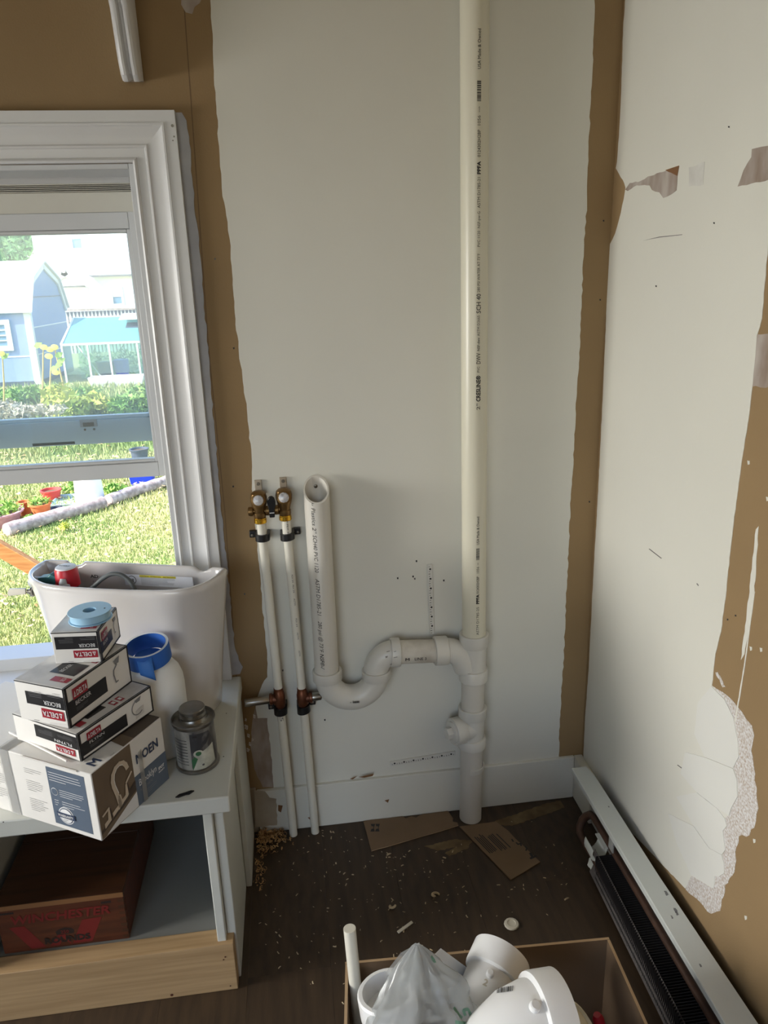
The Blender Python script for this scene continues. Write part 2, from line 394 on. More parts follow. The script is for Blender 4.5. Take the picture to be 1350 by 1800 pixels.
# ================================================================== THE ROOM
XR = .7596; CEIL = 2.5; XL = -2.4; YB = -3.6
WX1, WX0, WZ0, WZ1 = -.2846, -1.19, .4806, 1.686      # window opening
WY = .2                                                # wall thickness
mb = MB()
mb.box(WX1, XR+.15, 0, WY, -.05, CEIL); mb.box(XL-.15, WX0, 0, WY, -.05, CEIL)
mb.box(WX0, WX1, 0, WY, -.05, WZ0-.037); mb.box(WX0, WX1, 0, WY, WZ1, CEIL)
wall_back = struct(mb.build('wall_back', m_tan, smooth=False))
mb = MB(); mb.box(XR, XR+.15, YB, 0, -.05, CEIL)
wall_right = struct(mb.build('wall_right', m_tan, smooth=False))
mb = MB(); mb.box(XL-.15, XL, YB, -1.45, -.05, CEIL); mb.box(XL-.15, XL, -.25, 0, -.05, CEIL)
mb.box(XL-.15, XL, -1.45, -.25, -.05, .80); mb.box(XL-.15, XL, -1.45, -.25, 1.45, CEIL)  # side opening sized to grade the added lamp's light on the right wall
struct(mb.build('wall_left', m_wall, smooth=False))
mb2 = MB(); mb2.box(-4.1, -4.0, -5, .2, -1, 6); struct(mb2.build('wall_sun_block', m_wall, smooth=False))  # unseen wall added outside to keep direct sun out of the side opening
mb = MB(); mb.box(XL, -1.9, YB-.15, YB, -.05, CEIL); mb.box(-.2, XR, YB-.15, YB, -.05, CEIL); mb.box(-1.9, -.2, YB-.15, YB, 2.35, CEIL)
struct(mb.build('wall_front', m_wall, smooth=False))
mb = MB(); mb.box(XL-.15, XR+.15, YB-.15, WY, CEIL, CEIL+.12)
struct(mb.build('ceiling', m_wall, smooth=False))
mb = MB(); mb.box(XL-.15, XR+.15, YB-.15, 0, -.3, -.012)
floor = struct(mb.build('floor', m_groove, smooth=False))
# floor boards, laid running away from the camera
pw, pl = .181, 1.22; rnd = random.Random(5); meshes = []
for mi in (m_floor, m_floor2):
    b = MB(); b.box(-pw/2+.00015, pw/2-.00015, -pl/2+.00015, pl/2-.00015, -.012, 0)
    o = b.build('plank', mi, floor, bevel=.0003, smooth=False); meshes.append(o)
first = True; offs = [.0, .61, .3, .92, .45, .15, .76]
for i in range(-5, 5):
    xc = .10+i*pw; sx = 1
    if xc-pw/2 < XR < xc+pw/2: sx = (XR-xc+pw/2)/pw; xc = (xc-pw/2+XR)/2
    for j in range(3):
        yc = -.61-j*pl+offs[i % 7]*.999
        y0, y1 = max(yc-pl/2, -2.6), min(yc+pl/2, -.001)
        if xc > XR: continue
        if y1-y0 < .03: continue
        src = meshes[rnd.randrange(2)]
        o = src.copy(); COL.objects.link(o); o.parent = floor
        o.location = (xc, (y0+y1)/2, 0); o.scale = (sx, (y1-y0)/pl, 1); o.rotation_euler = (0, 0, 0)
for o in meshes: bpy.data.objects.remove(o)

# paint and compound coats on the walls: thin layers with ragged edges
def coat_back(name, pts, m, t=.0008, base=0.0, amp=.0016, seed=0, step=.012):
    P = [onY(x, y, 0) for x, y in pts]
    mb = MB(); mb.prism(jag([(p[0], p[2]) for p in P], step, amp, seed), (0, -base, 0), (1, 0, 0), (0, 0, 1), (0, -t, 0))
    return mb.build(name, m, wall_back, smooth=False)
def coat_right(name, pts, m, t=.0008, base=0.0, amp=.0016, seed=0, step=.012):
    P = [onX(x, y, XR) for x, y in pts]
    mb = MB(); mb.prism(jag([(p[1], p[2]) for p in P], step, amp, seed), (XR-base, 0, 0), (0, 1, 0), (0, 0, 1), (-t, 0, 0))
    return mb.build(name, m, wall_right, smooth=False)
coat_back('paint_coat', [(350, -320), (370, 0), (374, 60), (377, 150), (381, 200), (386, 280), (390, 330), (391, 345), (400, 390), (404, 420), (408, 480),
    (412, 540), (420, 620), (428, 680), (434, 720), (438, 760), (442, 800), (443, 850), (446, 900), (452, 950), (456, 1000), (461, 1060), (466, 1110),
    (470, 1150), (470, 1190), (461, 1203), (454, 1222), (449, 1243), (453, 1262), (470, 1262), (476, 1320), (481, 1386), (600, 1390), (985, 1345), (982, 1328), (983, 1290), (986, 1230), (991, 1150), (995, 1050), (1000, 950), (1004, 860),
    (1009, 790), (1013, 700), (1018, 620), (1022, 540), (1026, 440), (1032, 350), (1034, 260), (1040, 150), (1043, 60), (1046, -30), (1058, -320)], m_wall, seed=1)
coat_back('paint_smear', [(449, 1243), (472, 1262), (479, 1330), (482, 1384), (462, 1384), (447, 1352), (441, 1318), (443, 1275)], m_smear2, t=.0006, seed=2)
coat_back('paint_smear', [(331, -30), (362, -30), (352, 6), (338, 24), (326, 22), (318, 8)], m_smear2, t=.0006, amp=.004, seed=3)
for i, (x, y, s_) in enumerate(((433, 1278, 5), (437, 1293, 4), (440, 1308, 4), (444, 1300, 3), (436, 1318, 4), (432, 1265, 3), (447, 1259, 4))):
    coat_back('paint_chip', [(x-s_*.5, y-s_), (x+s_*.6, y-s_*.4), (x+s_*.4, y+s_), (x-s_*.6, y+s_*.5)], m_smear, t=.0008, amp=.001, seed=10+i, step=.003)
coat_back('pencil_mark', [(322, 0), (324, 0), (368, 620), (396, 900), (420, 1240), (418.6, 1240), (394.6, 900), (366.6, 620)], m_pencil, t=.0002, amp=0)
# old grey paint edge beside the window casing
coat_back('old_paint_edge', [(308, 198), (320, 198), (328, 212), (333, 240), (336, 300), (342, 340), (343, 380), (350, 420), (356, 500), (366, 620), (377, 750), (388, 880), (398, 980),
    (405, 1060), (412, 1130), (420, 1160), (427, 1172), (422, 1184), (406, 1186), (380, 960), (330, 470)], m_trimedge, t=.003, seed=4, amp=.002)
coat_right('paint_coat', [(1108, -320), (1101, -20), (1096, 50), (1093, 150), (1089, 230), (1085, 285), (1083, 296), (1098, 322), (1100, 330), (1097, 350), (1089, 385), (1082, 410), (1072, 430), (1068, 460),
    (1067, 490), (1066, 560), (1062, 650), (1059, 720), (1055, 800), (1051, 880), (1047, 950), (1043, 1020), (1039, 1100), (1035, 1180), (1029, 1260), (1026, 1330), (1050, 1400), (1205, 1562),
    (1216, 1540), (1256, 1562), (1258, 1540), (1265, 1541), (1274, 1535), (1274, 1520), (1270, 1502), (1276, 1494), (1272, 1460), (1279, 1452), (1275, 1438), (1283, 1433), (1287, 1420), (1298, 1400), (1297, 1370),
    (1290, 1350), (1300, 1330), (1298, 1300), (1290, 1260), (1275, 1230), (1252, 1205), (1258, 1150), (1268, 1110), (1276, 1050), (1283, 980), (1290, 920), (1298, 860), (1306, 800), (1313, 760), (1322, 690), (1327, 640), (1331, 590), (1340, 560), (1345, 500), (1351, 430),
    (1372, 300), (1440, -320)], m_wall, seed=5, amp=.001)
coat_right('compound_patch', [(1252, 1206), (1275, 1230), (1290, 1260), (1298, 1300), (1300, 1330), (1290, 1350), (1270, 1342), (1240, 1330), (1222, 1290), (1228, 1235)], m_compound, t=.0012, base=.0008, amp=.0004, seed=6)
coat_right('compound_patch', [(1290, 1351), (1297, 1370), (1298, 1400), (1287, 1420), (1283, 1433), (1262, 1420), (1226, 1392), (1198, 1360), (1206, 1322), (1240, 1331), (1270, 1343)], m_compound, t=.0016, base=.0008, amp=.0004, seed=7)
coat_right('compound_patch', [(1275, 1438), (1279, 1452), (1272, 1460), (1276, 1494), (1270, 1502), (1248, 1490), (1220, 1450), (1190, 1400), (1226, 1393), (1262, 1421)], m_compound, t=.0012, base=.0008, amp=.0004, seed=8)
coat_right('compound_patch', [(1270, 1503), (1274, 1520), (1274, 1535), (1265, 1541), (1258, 1540), (1256, 1562), (1216, 1538), (1190, 1480), (1176, 1430), (1220, 1452), (1248, 1491)], m_compound, t=.001, base=.0008, amp=.0004, seed=9)
coat_right('compound_smear', [(1252, 1205), (1270, 1216), (1296, 1242), (1322, 1275), (1326, 1292), (1321, 1320), (1330, 1385), (1333, 1420), (1326, 1455), (1312, 1470), (1299, 1470), (1295, 1490), (1291, 1532), (1275, 1556),
    (1266, 1601), (1250, 1606), (1206, 1564), (1206, 1530), (1250, 1500)], m_smear, t=.0005, amp=.003, seed=12)
coat_right('compound_smear', [(1258, 1182), (1262, 1181), (1275, 1207), (1271, 1208)], m_smear, t=.0008, amp=.002, seed=13, step=.004)
coat_right('compound_smear', [(1328, 588), (1360, 585), (1364, 680), (1321, 680), (1324, 640)], m_smear2, t=.0006, amp=.002, seed=14)
coat_right('scuffed_patch', [(1100, 333), (1108, 322), (1128, 318), (1140, 310), (1172, 300), (1195, 292), (1192, 310), (1190, 335), (1182, 341), (1167, 348), (1160, 338), (1147, 334), (1143, 326), (1120, 326), (1104, 336)], m_smear2, t=.0006, base=.0008, amp=.0012, seed=15)
coat_right('torn_paper', [(1171, 299), (1195, 291), (1192, 309), (1182, 304)], m_brown, t=.0005, base=.0014, amp=.0006, seed=16)
coat_right('scuffed_patch', [(1212, 294), (1240, 284), (1237, 324), (1212, 328)], m_greyscuff, t=.0005, base=.0008, amp=.002, seed=17)
coat_right('scuffed_patch', [(1298, 328), (1308, 300), (1322, 276), (1323, 262), (1340, 258), (1372, 255), (1372, 312)], m_smear2, t=.0006, base=.0008, amp=.0012, seed=18)
coat_right('paint_streak', [(1329, 930), (1334, 925), (1329, 1010), (1322, 1080), (1309, 1150), (1303, 1160), (1313, 1080), (1322, 1000)], m_wall, t=.0005, amp=.0015, seed=20, step=.01)
coat_right('paint_streak', [(1326, 1040), (1327.5, 1040), (1310, 1170), (1294, 1268), (1291.5, 1268), (1308, 1170)], m_wall, t=.0006, amp=.0004, seed=21)
for i, pts in enumerate(([(1141, 965), (1142.4, 964.3), (1164, 981), (1163, 982)], [(1225, 1026), (1226, 1025), (1229, 1029), (1228, 1030)], [(1191, 1345), (1192, 1344), (1278, 1407), (1277, 1408.4)],
                         [(1131, 423), (1160, 416), (1200, 412), (1200, 413), (1160, 417.4)])):
    coat_right('hairline_crack', pts, m_inkgrey, t=.0003, base=.0008, amp=0)
# pencil dots, nail holes
for i, (x, y) in enumerate(((378, 455), (411, 612), (410, 855), (430, 1044), (699, 1016), (726, 1013), (729, 1017), (780, 1020), (732, 986), (497, 1178), (571, 1265), (682, 1408))):
    coat_back('nail_hole', [(x-1.6, y-1), (x+1.2, y-1.8), (x+1.4, y+1.6), (x-1, y+1.8)], m_ink if i % 3 else m_inkgrey, t=.0003, base=.0008 if x > 440 else 0, amp=0)
for x, y in ((1082, 324), (1081, 349), (1055, 527), (1036, 882), (1061, 388)):
    coat_back('nail_hole', [(x-1.4, y-1.5), (x+1.2, y-1.4), (x+1.3, y+1.5), (x-1.1, y+1.4)], m_ink, t=.0003, amp=0)
for x, y in ((1282, 223), (1256, 392), (1154, 503), (1279, 1089), (1293, 1082), (1229, 1378), (1245, 1462)):
    coat_right('nail_hole', [(x-1.3, y-1.5), (x+1.2, y-1.4), (x+1.3, y+1.5), (x-1.1, y+1.4)], m_ink, t=.0003, base=.0008 if y < 1000 or y > 1300 else 0, amp=0)
for x, y in ((1316, 813), (1349, 877), (1338, 1142), (1320, 1140), (1326, 1478), (1311, 1613)):
    coat_right('paint_chip', [(x-2, y-4), (x+2, y-3), (x+2, y+3), (x-1, y+4)], m_wall, t=.0006, amp=.001, step=.003)

# baseboards
mb = MB(); mb.box(-.156, .7345, -.012, 0, 0, .134)
bb = struct(mb.build('baseboard_back', m_wall, bevel=.002))
mb = MB(); mb.box(-.196, -.158, -.007, 0, 0, .142)
struct(mb.build('baseboard_left', m_beige, bevel=.002))
P = [onY(x, y, -.012) for x, y in ((448, 1389), (466, 1391), (474, 1402), (486, 1404), (487, 1450), (448, 1454))]
mb = MB(); mb.prism(jag([(p[0], p[2]) for p in P], .01, .0015, 3), (0, -.012, 0), (1, 0, 0), (0, 0, 1), (0, -.0006, 0)); mb.build('unpainted_area', m_beige, bb, smooth=False)
for pts in ([(630, 1366), (657, 1360), (655, 1364), (640, 1367)], [(615, 1369), (628, 1364), (620, 1370)], [(676, 1407), (684, 1405), (682, 1411)], [(489, 1415), (497, 1416), (494, 1428), (489, 1425)], [(541, 1437), (548, 1436), (545, 1441)]):
    P = [onY(x, y, -.0125) for x, y in pts]
    mb = MB(); mb.prism([(p[0], p[2]) for p in P], (0, -.0125, 0), (1, 0, 0), (0, 0, 1), (0, -.0005, 0)); mb.build('paint_chip', m_brown, bb, smooth=False)
mb = MB(); mb.box(.7355, XR, -.125, -.001, 0, .134)
struct(mb.build('baseboard_right', m_wall, bevel=.002))

# ------------------------------------------------------------------ window
win = MB()
def frame_ring(mb, x0, x1, z0, z1, wd, y0, y1, mi=0, wt=None, wb=None):
    wt = wd if wt is None else wt; wb = wd if wb is None else wb
    mb.box(x0, x0+wd, y0, y1, z0, z1, mi); mb.box(x1-wd, x1, y0, y1, z0, z1, mi)
    mb.box(x0+wd, x1-wd, y0, y1, z1-wt, z1, mi); mb.box(x0+wd, x1-wd, y0, y1, z0, z0+wb, mi)
mb = MB(); frame_ring(mb, WX0, WX1, WZ0, WZ1, .012, .001, .115); frame_ring(mb, WX0+.012, WX1-.012, WZ0, WZ1-.004, .02, .115, .2, wb=.045)
window = struct(mb.build('window_1', m_vinyl, bevel=.0015))
mb = MB()                                             # jamb liner head with its tracks
mb.box(WX0+.03, WX1-.03, .116, .126, 1.660, 1.680, 1)
for k in range(4): mb.box(WX0+.03, WX1-.03, .1165+.0005*k, .127, 1.6455+k*.0038, 1.6475+k*.0038, 0)
mb.box(WX0+.03, WX1-.03, .124, .132, 1.64, 1.662, 2)
mb.box(WX0+.03, WX1-.03, .122, .134, 1.592, 1.645, 1)
mb.build('head_liner', [m_vinyl2, m_vinyl2, m_groove], window, bevel=.0008)
# lower sash, raised
def sash(name, x0, x1, z0, z1, y0, y1, st, rt, rb, m, glass_y):
    mb = MB()
    mb.box(x0, x0+st, y0, y1, z0, z1); mb.box(x1-st, x1, y0, y1, z0, z1)
    mb.box(x0+st, x1-st, y0, y1, z1-rt, z1); mb.box(x0+st, x1-st, y0, y1, z0, z0+rb)
    b = .008
    mb.box(x0+st, x0+st+b, y0+.006, y1, z0+rb, z1-rt); mb.box(x1-st-b, x1-st, y0+.006, y1, z0+rb, z1-rt)
    mb.box(x0+st+b, x1-st-b, y0+.006, y1, z1-rt-b, z1-rt); mb.box(x0+st+b, x1-st-b, y0+.006, y1, z0+rb, z0+rb+b)
    s_ = mb.build(name, m, window, bevel=.0015)
    mb = MB(); mb.box(x0+st, x1-st, glass_y-.0015, glass_y+.0015, z0+rb, z1-rt); mb.build('pane', m_glass, s_, smooth=False)
    return s_
ls = sash('lower_sash', WX0+.014, WX1-.006, .989, 1.603, .120, .150, .040, .036, .036, m_vinyl, .136)
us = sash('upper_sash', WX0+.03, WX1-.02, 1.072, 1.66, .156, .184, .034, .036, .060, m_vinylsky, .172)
mb = MB(); kx = onY(157, 750, .156)
mb.box(kx[0]-.02, kx[0]+.02, .1515, .156, 1.116, 1.134); mb.box(kx[0]-.013, kx[0]+.013, .151, .1515, 1.117, 1.127, 1)
for s_ in (-1, 1): mb.lathe([(.0028, 0), (.0028, .0012)], (kx[0]+s_*.011, .1555, 1.109), (0, -1, 0), 10, 1)
mb.build('sash_keeper', [m_vinyl, m_steel], us)
mb = MB(); mb.box(-.63, -.53, .1552, .157, 1.0745, 1.081); mb.build('weep_slot', m_groove, us)
# bottom frame rail of the window
mb = MB(); mb.box(WX0+.02, WX1-.02, .165, .2, WZ0, .505); mb.box(WX0+.02, WX1-.02, .18, .2, .505, .52); mb.build('window_bottom_rail', m_vinyl, window, bevel=.002)
# moulded casing: profile across its width (0 = inner edge), depth towards the room
PROF = [(0, .001), (0, .012), (.004, .0145), (.008, .012), (.009, .009), (.026, .0095), (.0275, .013), (.031, .014), (.034, .012), (.042, .0112), (.052, .0125), (.060, .0155), (.0655, .019), (.067, .022), (.071, .022), (.0715, .019), (.0945, .019), (.0945, .001)]
def casing():
    mb = MB(); x1, z1 = WX1, WZ1
    right = [[(x1+a, -d, WZ0+.001) for a, d in PROF], [(x1+a, -d, z1+a) for a, d in PROF]]
    top = [[(x1+a, -d, z1+a) for a, d in PROF], [(WX0-a, -d, z1+a) for a, d in PROF]]
    left = [[(WX0-a, -d, z1+a) for a, d in PROF], [(WX0-a, -d, WZ0+.001) for a, d in PROF]]
    for r in (right, top, left): mb.rings(r)
    return mb
cas = struct(casing().build('trim_1', m_trim, angle=25))
for x, y, s_ in ((303, 221, 4), (306, 240, 2.4), (304, 247, 2)):
    P = onY(x, y, -.0192); mb = MB(); mb.lathe([(.0022*s_/3, 0), (.0022*s_/3, .0008)], P, (0, -1, 0), 9); mb.build('paint_chip', m_steel, cas)

# ================================================================== BENCH UNDER THE WINDOW
LZ = .4806
bench = thing('window_bench', 'white painted built-in bench under the window with raw pine board along its foot', 'bench', (-.6, -.24, 0))
BX0, BX1 = -1.30, -.168
mb = MB(); mb.box(BX0, BX1, -.478, -.001, LZ-.037, LZ); mb.box(WX0+.013, WX1-.013, -.001, .164, LZ-.037, LZ); mb.build('bench_top', m_bench, bench, bevel=.003)
mb = MB(); mb.box(-.2235, -.2055, -.474, -.02, .121, LZ-.0375); mb.build('side_panel', m_bench, bench, bevel=.002)
mb = MB(); mb.box(-.2050, -.186, -.455, -.008, .0, LZ-.0375); mb.build('outer_panel', m_bench, bench, bevel=.002, label='white painted outer side panel of the bench')
mb = MB(); mb.box(-.1855, -.172, -.20, -.012, .0, LZ-.060); mb.build('corner_strip', m_bench, bench, bevel=.002)
mb = MB(); mb.box(-.70, -.682, -.474, -.02, .121, LZ-.0375); mb.build('side_panel', m_bench, bench, bevel=.002)
mb = MB(); mb.box(BX0, -.2235, -.44, -.012, .10, .120); mb.build('compartment_floor', m_benchgrey, bench)
mb = MB(); mb.box(BX0, -.2235, -.018, -.006, .12, LZ-.0375); mb.build('back_panel', m_benchgrey, bench)
mb = MB(); mb.box(BX0, -.191, -.484, -.4405, 0.0, .1235); mb.build('pine_board', m_pine, bench, bevel=.0015, label='raw pine board along the foot of the bench')
for x, y, r in ((302, 1749, .0035), (396, 1682, .002), (393, 1687, .0018), (405, 1733, .0018)):
    P = onY(x, y, -.4842); mb = MB(); mb.lathe([(r, 0), (r*.8, .0006)], P, (0, -1, 0), 10); mb.build('knot', m_crate, bench)
for x, y in ((260, 1197), (398, 1254), (393, 1330), (6, 1445)):
    P = onZ(x, y, LZ) if y < 1440 else onY(x, y, -.4785); mb = MB(); mb.lathe([(.0013, 0), (.0012, .0006)], P, (0, 0, 1) if y < 1440 else (0, -1, 0), 8); mb.build('nail_head', m_ink, bench)

# crate in the bench
cr = thing('wooden_crate', 'dark stained old wooden crate with red lettering standing inside the bench', 'crate', (-.535, -.30, .12))
CX0, CX1, CY0, CY1, CZ0, CZ1 = -.664, -.411, -.432, -.10, .1203, .232
mb = MB()
mb.box(CX0, CX1, CY0, CY0+.012, CZ0, CZ1); mb.box(CX0, CX1, CY1-.012, CY1, CZ0, CZ1)
mb.box(CX0, CX0+.012, CY0+.012, CY1-.012, CZ0, CZ1); mb.box(CX1-.012, CX1, CY0+.012, CY1-.012, CZ0, CZ1); mb.box(CX0+.012, CX1-.012, CY0+.012, CY1-.012, CZ0, CZ0+.01)
body = mb.build('crate_box', m_crate, cr, bevel=.0012)
mb = MB()
for k in range(7): mb.box(CX1-.0121, CX1+.0003, CY0-.0003, CY0+.004, CZ0+.004+k*.0155, CZ0+.0115+k*.0155)
mb.build('finger_joint', m_cratelid, body)
mb = MB(); mb.box(CX0-.002, CX1+.002, CY0-.003, -.25, CZ1+.0006, CZ1+.0125); mb.box(CX0-.002, CX1+.002, -.249, CY1+.002, CZ1+.0006, CZ1+.0125); lid = mb.build('crate_lid', m_cratelid, cr, bevel=.0015)
mb = MB(); mb.box(CX0-.002, CX1+.002, CY0-.0036, CY0-.0031, CZ1+.0008, CZ1+.0122); mb.build('lid_edge', m_crateedge, lid)
inv = W[cr.name].inverted()
fc = Face(inv @ Vector((CX0, CY0, CZ0)), (1, 0, 0), (0, 0, 1))
fc.text('WINCHESTER', .028, .073, .021, 0, width=.195, bold=.03, shear=.15)
fc.poly([(.02, .066), (.05, .066), (.085, .006), (.055, .006)], 0); fc.poly([(.165, .064), (.205, .066), (.178, .006), (.138, .006)], 0); fc.poly([(.092, .006), (.112, .006), (.124, .030), (.114, .034)], 0); fc.poly([(.134, .006), (.136, .006), (.126, .034), (.118, .030)], 0, 1.3)
fc.poly([(.108, .041), (.116, .047), (.128, .050), (.140, .047), (.146, .041), (.144, .033), (.110, .033)], 1)
fc.text('250', .119, .036, .008, 2, width=.016, bold=.02, lv=3)
fc.text('ROUNDS', .085, .014, .014, 1, width=.09, bold=.05)
fc.rect(.008, .035, .100, .105, 1); fc.rect(.208, .228, .0985, .104, 1)
fc.build('printed_lettering', [m_cratered, m_crateblack, m_cratered], cr)

# ================================================================== DRAIN STACK AND TRAP
PY = -.045; R2 = .0302; RH = .0374
def sx(z): return .425+.0125*min(z, .56)-(.0045*max(0, z-.56))           # axis of the stack leans a hair
def cstack(z): return (sx(z), PY)
ds = thing('drain_stack', 'white plastic vent stack with trap and open standpipe on the back wall', 'drain pipe', (.425, PY, 0))
mb = MB(); mb.tube([(sx(z), PY, z) for z in (.545, .9, 1.4, 1.9, CEIL-.001)], R2, 32)
riser = mb.build('riser_pipe', m_pvcy, ds)
zz = lambda y: onY(832, y, PY-R2)[2]
L1 = []
for body, ya, yb, h, bold in (('2"', 721, 710, .0085, 0), ('CRESLINE®', 706, 661, .0098, .035), ('PVC', 655, 645, .006, .0), ('DWV', 640, 621, .0100, .005), ('NSF-dwv', 617, 594, .006, .01), ('ASTM D2665', 591, 555, .0062, .0),
        ('SCH 40', 551, 517, .0102, .01), ('280 PSI WATER AT 73°F', 514, 446, .0062, .0), ('PVC 1120', 434, 406, .0062, .0), ('NSF-pw-G', 401, 372, .0062, .0), ('ASTM D1785-21', 366, 312, .0066, .0), ('PPFA', 306, 284, .0075, .045),
        ('0124302H2BP', 276, 228, .0066, .005), ('1056', 220, 203, .0066, .0), ('made', 197, 187, .0035, 0), ('#bars', 178, 141, .0085, 0), ('USA Made & Owned', 121, 50, .0068, .005)):
    L1.append((body, zz(ya), zz(yb), h, .06, bold, 0))
for body, ya, yb, h, bold in (('ASTM D1785-25', 1117, 1068, .0066, 0), ('PPFA', 1084-22, 1084-38, .0075, .045), ('0124302H2BP', 1062-18, 1010+4, .0066, .005), ('1056', 1008, 997, .0066, 0), ('made', 994, 990, .003, 0), ('#bars', 985, 965, .0085, 0), ('USA Made & Owned', 958, 909, .0066, .005)):
    z0 = max(zz(ya), .5655); L1.append((body, z0, zz(yb), h, .06, bold, 0))
cyl_print(L1, cstack, R2, 'printed_lettering', m_ink, riser)
# sanitary tee with a sweeping side inlet
def hub(mb, c, ax, l0, l1, r=RH, ri=None, mi=0):
    mb.lathe([(r-.0055, l0), (r-.001, l0+.0005), (r, l0+.002), (r, l1-.0015), (r-.0012, l1), ((ri or R2)+.0006, l1), ((ri or R2)+.0006, l1-.004)], c, ax, 32, mi)
mb = MB()
mb.tube([(sx(z), PY, z) for z in (.455, .54)], .0322, 32); hub(mb, (sx(.55), PY, .532), (0, 0, 1), 0, .034); hub(mb, (sx(.45), PY, .467), (0, 0, -1), 0, .034)
cx = sx(.5)
sw = [(.343, PY, .5245), (.358, PY, .5238)]+arc((.358, PY, .474), .0498, pi/2, .28, 8, (1, 0, 0), (0, 0, 1))+[(.408, PY, .480), (.412, PY, .470)]
mb.tube(sw, [.0322]*len(sw), 28); hub(mb, (.362, PY, .5243), (-1, 0, 0.02), 0, .034)
mb.build('sanitary_tee', m_pvcb, ds)
mb = MB(); mb.tube([(sx(z), PY, z) for z in (.338, .44)], R2, 32); mb.build('short_pipe', m_pvc, ds)
# cleanout tee and its square-headed plug
mb = MB()
mb.tube([(sx(z), PY, z) for z in (.25, .33)], .0322, 32); hub(mb, (sx(.33), PY, .322), (0, 0, 1), 0, .030); hub(mb, (sx(.25), PY, .262), (0, 0, -1), 0, .030)
dv = Vector((-.95, -.30, .03)).normalized(); c0 = Vector((sx(.29), PY, .290))
mb.tube([c0, c0+dv*.045], .0325, 28); hub(mb, c0+dv*.030, dv, 0, .030, r=.0365, ri=.028)
mb.build('cleanout_tee', m_pvcb, ds)
mb = MB(); mb.lathe([(.0282, 0), (.0282, .004), (.026, .005)], c0+dv*.0595, dv, 28); mb.lathe([(.0165, 0), (.0165, .014), (.0150, .016)], c0+dv*.064, dv, 6, ang0=.3)
mb.build('cleanout_plug', m_pvcb, ds, angle=25)
mb = MB(); mb.tube([(sx(z), PY, z) for z in (.001, .236)], R2, 32); mb.build('base_pipe', m_pvc, ds)
# trap arm, elbow, U bend, standpipe
mb = MB(); mb.tube([(.225, PY, .5315), (.350, PY, .5245)], R2, 32)
arm = mb.build('trap_arm', m_pvcdirty, ds)
mb = MB()
def hprint(body, x0, x1, h, dz, bold=0, shear=0):
    vs, fs, wd = text2d(body, bold, shear); k = h/.7; out = []
    for x, y, q in vs:
        xx = x0+x*(x1-x0)/wd; zc = .5315-(xx-.225)*.056; a = (y*k-h/2+dz)/R2; rq = R2+.0004+.00004*q
        out.append((xx, PY-rq*cos(a), zc+rq*sin(a)))
    mb.add(out, fs, 0)
hprint('M', .2485, .2585, .0085, -.006, .02); hprint('LINE 3', .272, .302, .0085, -.0055, .005)
mb.build('printed_lettering', m_ink, arm)
EC = (.2245, PY, .4835); ER = .0485
ep = [(.176, PY, .470), (.176, PY, .4835)]+arc(EC, ER, pi, pi/2, 10, (1, 0, 0), (0, 0, 1))[1:]+[(.232, PY, .5318)]
mb = MB(); mb.tube(ep, .0320, 30); hub(mb, (.214, PY, .532), (1, 0, -.04), 0, .024)
elb = mb.build('elbow', m_pvcb, ds)
mb = MB()
for x, z, s_ in ((.205, .548, 1), (.200, .538, .8), (.222, .536, 1.2), (.212, .518, .8), (.2, .536, .6), (.222, .548, .7)):
    a = (z-.532)/R2; p = Vector((x, PY-(.0372 if x > .214 else .0338)*cos(a)-.0003, .532+.0372*sin(a)))
    mb.beam(p-Vector((.004*s_, 0, .0004)), p+Vector((.004*s_, 0, .0008)), .0009, .0009)
mb.build('pencil_mark', m_inkgrey, elb, kind='stuff')
mb = MB(); UC = (.1135, PY, .477); UR = .0625
up = [(.1760, PY, .482)]+arc(UC, UR, 0, -pi, 22, (1, 0, 0), (0, 0, 1))+[(.051, PY, .484)]
mb.tube(up, .0324, 30); hub(mb, (.1760, PY, .464), (0, 0, 1), 0, .024); hub(mb, (.051, PY, .472), (0, 0, 1), 0, .028)
ub = mb.build('trap_bend', m_pvcb, ds)
fp = Face(W[ds.name].inverted() @ Vector((.104, PY-.0338, .417)), (1, 0, -.03), (0, 0, 1)); fp.bars(.006, 0, .017, .006, 0, n=16); fp.text('-0', -.002, .0008, .004, 0); fp.text('86', .006, .0066, .0018, 0)
fp.build('printed_barcode', m_ink, ub)
# standpipe with slanted open mouth
mb = MB(); n = 40; ro, ri = R2, .0262; cs = (.0505, PY)
def spring(r, z, slope=0): return [(cs[0]+r*cos(2*pi*k/n), cs[1]+r*sin(2*pi*k/n), z+slope*r*sin(2*pi*k/n)) for k in range(n)]
mb.rings([spring(ro, .485), spring(ro, .974, .92), spring(ri, .974, .92), spring(ri, .72)], cap0=False, cap1=True)
spp = mb.build('standpipe', m_pvc, ds, angle=50)
mb = MB(); mb.lathe([(.0045, 0), (.0045, .0012), (.003, .002)], (.0505, PY+ri-.0005, .975), (0, -1, 0), 12); mb.lathe([(.0011, 0), (.0011, .0006)], (.0505, PY+ri-.0026, .975), (0, -1, 0), 8, 1)
mb.build('mounting_screw', [m_steel, m_black], spp)
zs = lambda y: onY(560, y, PY-R2)[2]
cyl_print([('u', zs(884), zs(889), .0055, -.36, 0, .2), ('Plastics', zs(893), zs(924), .0095, -.36, 0, .2), ('2"', zs(927), zs(938), .0095, -.36, 0, .2), ('SCH40 PVC 1120', zs(941), zs(1007), .0098, -.36, 0, .2), ('ASTM D1785-21', zs(1018), zs(1083), .0098, -.36, 0, .2), ('280 psi @ 73°F', zs(1093), zs(1148), .0098, -.36, 0, .2), ('NSF®-/', zs(1151), zs(1178), .0098, -.36, .01, .2)],
          lambda z: cs, R2, 'printed_lettering', m_ink, spp)
